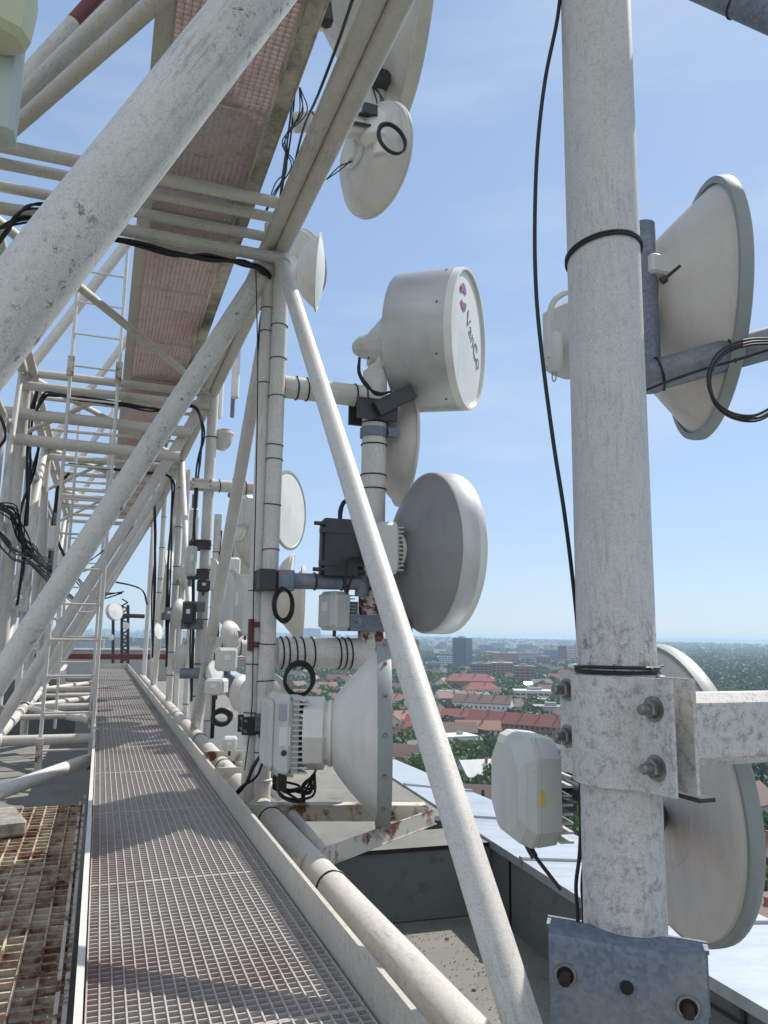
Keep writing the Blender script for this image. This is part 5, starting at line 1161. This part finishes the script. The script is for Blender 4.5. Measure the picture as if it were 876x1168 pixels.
# ------------------------------------------------------------------ trees
def crown_mesh(name, seed, n, leaf, h=9., conifer=False, r=4.2):
    g = np.random.default_rng(seed); P = []
    if conifer:
        z = g.random(n); ang = g.random(n)*6.283; rr = (1-z)**.85*r*.55*(.55+.45*g.random(n)); layer = .82+.18*np.cos(z*42)
        c = np.stack([rr*layer*np.cos(ang), rr*layer*np.sin(ang), 1.2+z*h*1.25], 1)
    else:
        K = 15; cs = g.normal(size=(K, 3)); cs /= np.linalg.norm(cs, axis=1)[:, None]; cs *= np.array([r*.62, r*.62, h*.26])*(.35+.65*g.random((K, 1))); cr = r*(.28+.26*g.random(K))
        i = g.integers(K, size=n); dv = g.normal(size=(n, 3)); dv /= np.linalg.norm(dv, axis=1)[:, None]
        c = cs[i]+dv*(cr[i]*(.72+.34*g.random(n)))[:, None]*np.array([1, 1, .8]); c[:, 2] += h*.62
    u = g.normal(size=(n, 3)); u /= np.linalg.norm(u, axis=1)[:, None]; w = np.cross(u, g.normal(size=(n, 3))); w /= np.linalg.norm(w, axis=1)[:, None]
    s = (leaf*(.6+.8*g.random(n)))[:, None]
    q = np.stack([c-u*s-w*s*.6, c+u*s*.7-w*s, c+u*s+w*s*.6, c-u*s*.6+w*s], 1).reshape(-1, 3)
    me = bpy.data.meshes.new(name); me.from_pydata(q.tolist(), [], np.arange(4*n).reshape(-1, 4).tolist()); return me
def trunk_mesh():
    mb = MB(); mb.path([(0,0,-1), (0,0,1.5), (.15,.1,3.2), (.1,.2,5)], [.34, .27, .2, .12], 7)
    for k in range(4): a = k*1.6; mb.path([(.05,.05,2.4+k*.4), (math.cos(a)*1.1, math.sin(a)*1.1, 4+k*.3), (math.cos(a)*1.9, math.sin(a)*1.9, 5.2+k*.2)], [.13, .08, .04], 5)
    return mb.mesh('trunk', 1.0)
TM = trunk_mesh(); TM.materials.append(MATS['bark'])
species = []
for k, (sd, nn, lf, con, mat) in enumerate(((1, 1500, .34, False, 'leaves'), (2, 1300, .38, False, 'leaves'), (3, 1500, .32, False, 'leaves_dark'), (4, 1300, .36, False, 'leaves_light'), (5, 1500, .30, True, 'leaves_dark'))):
    me = crown_mesh('crown', sd, nn, lf, conifer=con); me.materials.append(MATS[mat]); species.append((me, con, mat))
names = {0: 'mid green bushy tree in the streets below the roof', 1: 'broad green tree in the gardens below the roof', 2: 'dark green round tree in the gardens below the roof', 3: 'light green tree in the gardens below the roof', 4: 'dark spruce in the gardens below the roof'}
def tree(x, y, z, k, s):
    me, con, _ = species[k]; t = thing('conifer' if con else 'tree', names[k], 'tree', (x, y, z), names[k].replace(' tree', ' trees').replace('spruce', 'spruces'), 1.0)
    t.scale = (s, s, s*rng.uniform(.85, 1.15)); t.rotation_euler = (0, 0, rng.uniform(0, 6.28))
    for nm, m_ in (('crown', me), ('trunk', TM)): o = bpy.data.objects.new(nm, m_); COL.objects.link(o); o.parent = t
cand = []
def inview(x, y, z):
    u, v, d = proj((x, y, z)); return d > 0 and 330 < u < 910 and 740 < v < 1180
for _ in range(60000):
    r_ = 95 + 1050*rng.random()**.75; a_ = R_(rng.uniform(10, 55)); x, y = r_*math.sin(a_), r_*math.cos(a_)
    if x < 18 and y < 45: continue
    if not inview(x, y, GZ): continue
    s = rng.uniform(.75, 1.5)
    dens = .5+.5*math.sin(x*.021+1.3)*math.cos(y*.017) 
    u, v, d = proj((x, y, GZ))
    p_ = 1 if (u > 690 or v > 880) else .6+.4*dens
    if rng.random() > p_: continue
    if not free(x, y, 1.2+s*2): continue
    cand.append((r_, x, y, s)); occupied.append((x, y, s*2.6))
    if len(cand) > 3600: break
cand.sort()
for i, (r_, x, y, s) in enumerate(cand[:300]):
    tree(x, y, GZ-.3, int(rng.choice([0, 1, 2, 3, 4], p=[.28, .25, .2, .17, .10])), s)
# the remaining trees, and the woods towards the horizon, read as a mass
def forest(name, label, pts, mats, nleaf, leaf, spread):
    g = np.random.default_rng(11); P = np.array(pts); m = len(P)
    idx = np.repeat(np.arange(m), nleaf); N_ = len(idx)
    dv = g.normal(size=(N_, 3)); dv /= np.linalg.norm(dv, axis=1)[:, None]
    s = P[idx, 3]
    c = P[idx, :3] + dv*(s*spread*(.75+.3*g.random(N_)))[:, None]*np.array([1, 1, .85]); c[:, 2] += s*spread*1.0
    u = g.normal(size=(N_, 3)); u /= np.linalg.norm(u, axis=1)[:, None]; w = np.cross(u, g.normal(size=(N_, 3))); w /= np.linalg.norm(w, axis=1)[:, None]
    L = (s*leaf*(.6+.7*g.random(N_)))[:, None]
    q = np.stack([c-u*L-w*L*.6, c+u*L*.7-w*L, c+u*L+w*L*.6, c-u*L*.6+w*L], 1).reshape(-1, 3)
    me = bpy.data.meshes.new(name); me.from_pydata(q.tolist(), [], np.arange(4*N_).reshape(-1, 4).tolist())
    for m_ in mats: me.materials.append(MATS[m_])
    mi = (g.integers(len(mats), size=m))[idx]; me.polygons.foreach_set('material_index', mi.astype(np.int32))
    o = bpy.data.objects.new(name, me); COL.objects.link(o); return tag(o, label, 'trees', None, 'stuff')
forest('tree_canopy', 'mass of green street and garden trees between the houses', [(x, y, GZ, s) for r_, x, y, s in cand[300:]], ['leaves', 'leaves_dark', 'leaves_light'], 130, .75, 4.)
pts = []
for _ in range(9000):
    px_ = rng.uniform(-60, 930); dist = 1000*math.exp(rng.random()*2.1); r_ = ray(px_, 735); hd = math.hypot(r_.x, r_.y); x, y = r_.x/hd*dist, r_.y/hd*dist
    if dist > 3000 and rng.random() < (.4 if px_ < 640 else .55): continue
    if not free(x, y, 2) : continue
    pts.append((x, y, hills(x, y)-1, 1.2+dist/2600))
forest('distant_woods', 'distant green woods fading into blue haze towards the horizon', pts, ['leaves', 'leaves_dark', 'leaves'], 26, 1.9, 4.)
# a street between the houses
mb = MB()
for (p0, p1, wd) in (((460, 905), (700, 868), 8), ((600, 1000), (560, 800), 8)):
    a, b_ = G(*p0, GZ+.05), G(*p1, GZ+.05); dv = (b_-a).normalized(); sx = V((-dv.y, dv.x, 0))*wd/2; mb.add([a-sx, a+sx, b_+sx, b_-sx], [(0,1,2,3)])
    a, b_ = a+V((0,0,.004)), b_+V((0,0,.004))
struct('street', mb, 'asphalt', 1.0)

# ================================================================== AIR, SKY, SUN
mb = MB(); mb.box((0, 0, -18.5), (30000, 30000, 85+4)); m = bpy.data.materials.new('haze_air'); m.use_nodes = True; nt = m.node_tree
for n_ in list(nt.nodes):
    if n_.type != 'OUTPUT_MATERIAL': nt.nodes.remove(n_)
pv = nt.nodes.new('ShaderNodeVolumePrincipled'); pv.inputs['Color'].default_value = (.62, .80, 1, 1); pv.inputs['Density'].default_value = .00015; pv.inputs['Anisotropy'].default_value = .2
nt.links.new(pv.outputs[0], [n_ for n_ in nt.nodes if n_.type == 'OUTPUT_MATERIAL'][0].inputs['Volume']); MATS['haze_air'] = m
hz = obj('haze', mb, 'haze_air', None, None, 1.0, False); tag(hz, 'thin blue air haze over the city', 'haze', None, 'stuff')

w = bpy.data.worlds.new('World'); sc.world = w; w.use_nodes = True; nt = w.node_tree; bg = nt.nodes['Background']
sky = nt.nodes.new('ShaderNodeTexSky'); sky.sky_type = 'NISHITA'; sky.sun_disc = False
sky.sun_elevation = SUN_EL; sky.sun_rotation = SUN_AZ; sky.altitude = 300; sky.air_density = 1.0; sky.dust_density = .35; sky.ozone_density = 1.2
# thin cirrus veil and faint trails, placed by direction in the sky
tc = nt.nodes.new('ShaderNodeTexCoord'); mp = nt.nodes.new('ShaderNodeMapping'); mp.inputs['Scale'].default_value = (.9, 1.3, 4.5)
nt.links.new(tc.outputs['Generated'], mp.inputs[0]); nz = nt.nodes.new('ShaderNodeTexNoise'); nz.inputs['Scale'].default_value = 2.2; nz.inputs['Detail'].default_value = 7; nz.inputs['Roughness'].default_value = .55
nt.links.new(mp.outputs[0], nz.inputs['Vector'])
cf = mul(nt, ramp(nt, nz.outputs['Fac'], [(.45, g3(0)), (.8, g3(1))]), .45)
gm = nt.nodes.new('ShaderNodeGamma'); gm.inputs[1].default_value = .42
nt.links.new(mix(nt, 1., sky.outputs[0], (1/3, 1/3, 1/3), 'MULTIPLY'), gm.inputs[0]); sk = mix(nt, 1., gm.outputs[0], (3*.75, 3*.91, 3*1.13), 'MULTIPLY')
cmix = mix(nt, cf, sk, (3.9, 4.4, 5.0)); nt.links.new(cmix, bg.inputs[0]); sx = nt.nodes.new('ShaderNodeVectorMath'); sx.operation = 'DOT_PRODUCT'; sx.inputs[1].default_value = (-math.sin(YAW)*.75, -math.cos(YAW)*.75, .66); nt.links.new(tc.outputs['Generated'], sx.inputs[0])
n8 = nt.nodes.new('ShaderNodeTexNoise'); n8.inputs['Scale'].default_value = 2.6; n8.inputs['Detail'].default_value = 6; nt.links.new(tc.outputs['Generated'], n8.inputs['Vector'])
fill_cloud = mul(nt, ramp(nt, sx.outputs['Value'], [(.38, g3(0)), (.75, g3(.42))]), ramp(nt, n8.outputs['Fac'], [(.36, g3(0)), (.60, g3(1))]))  # added bright cloud behind and above the camera, out of view, to fill shaded faces
cmix = mix(nt, fill_cloud, cmix, (9.2, 8.5, 7.6)); nt.links.new(cmix, bg.inputs[0]); bg.inputs[1].default_value = .15
sl = bpy.data.lights.new('sun', 'SUN'); sl.energy = 4.2; sl.angle = R_(.53); sl.color = (1, .955, .88); so = bpy.data.objects.new('sun', sl); COL.objects.link(so)
so.rotation_euler = sun_dir.to_track_quat('Z', 'Y').to_euler(); so.location = (0, 0, 30)
vs_ = sc.view_settings; vs_.view_transform = 'Standard'; vs_.look = 'None'; vs_.gamma = 1; vs_.exposure = .35; vs_.use_curve_mapping = False
sc.render.engine = 'CYCLES'; sc.cycles.volume_bounces = 1; sc.cycles.max_bounces = 8
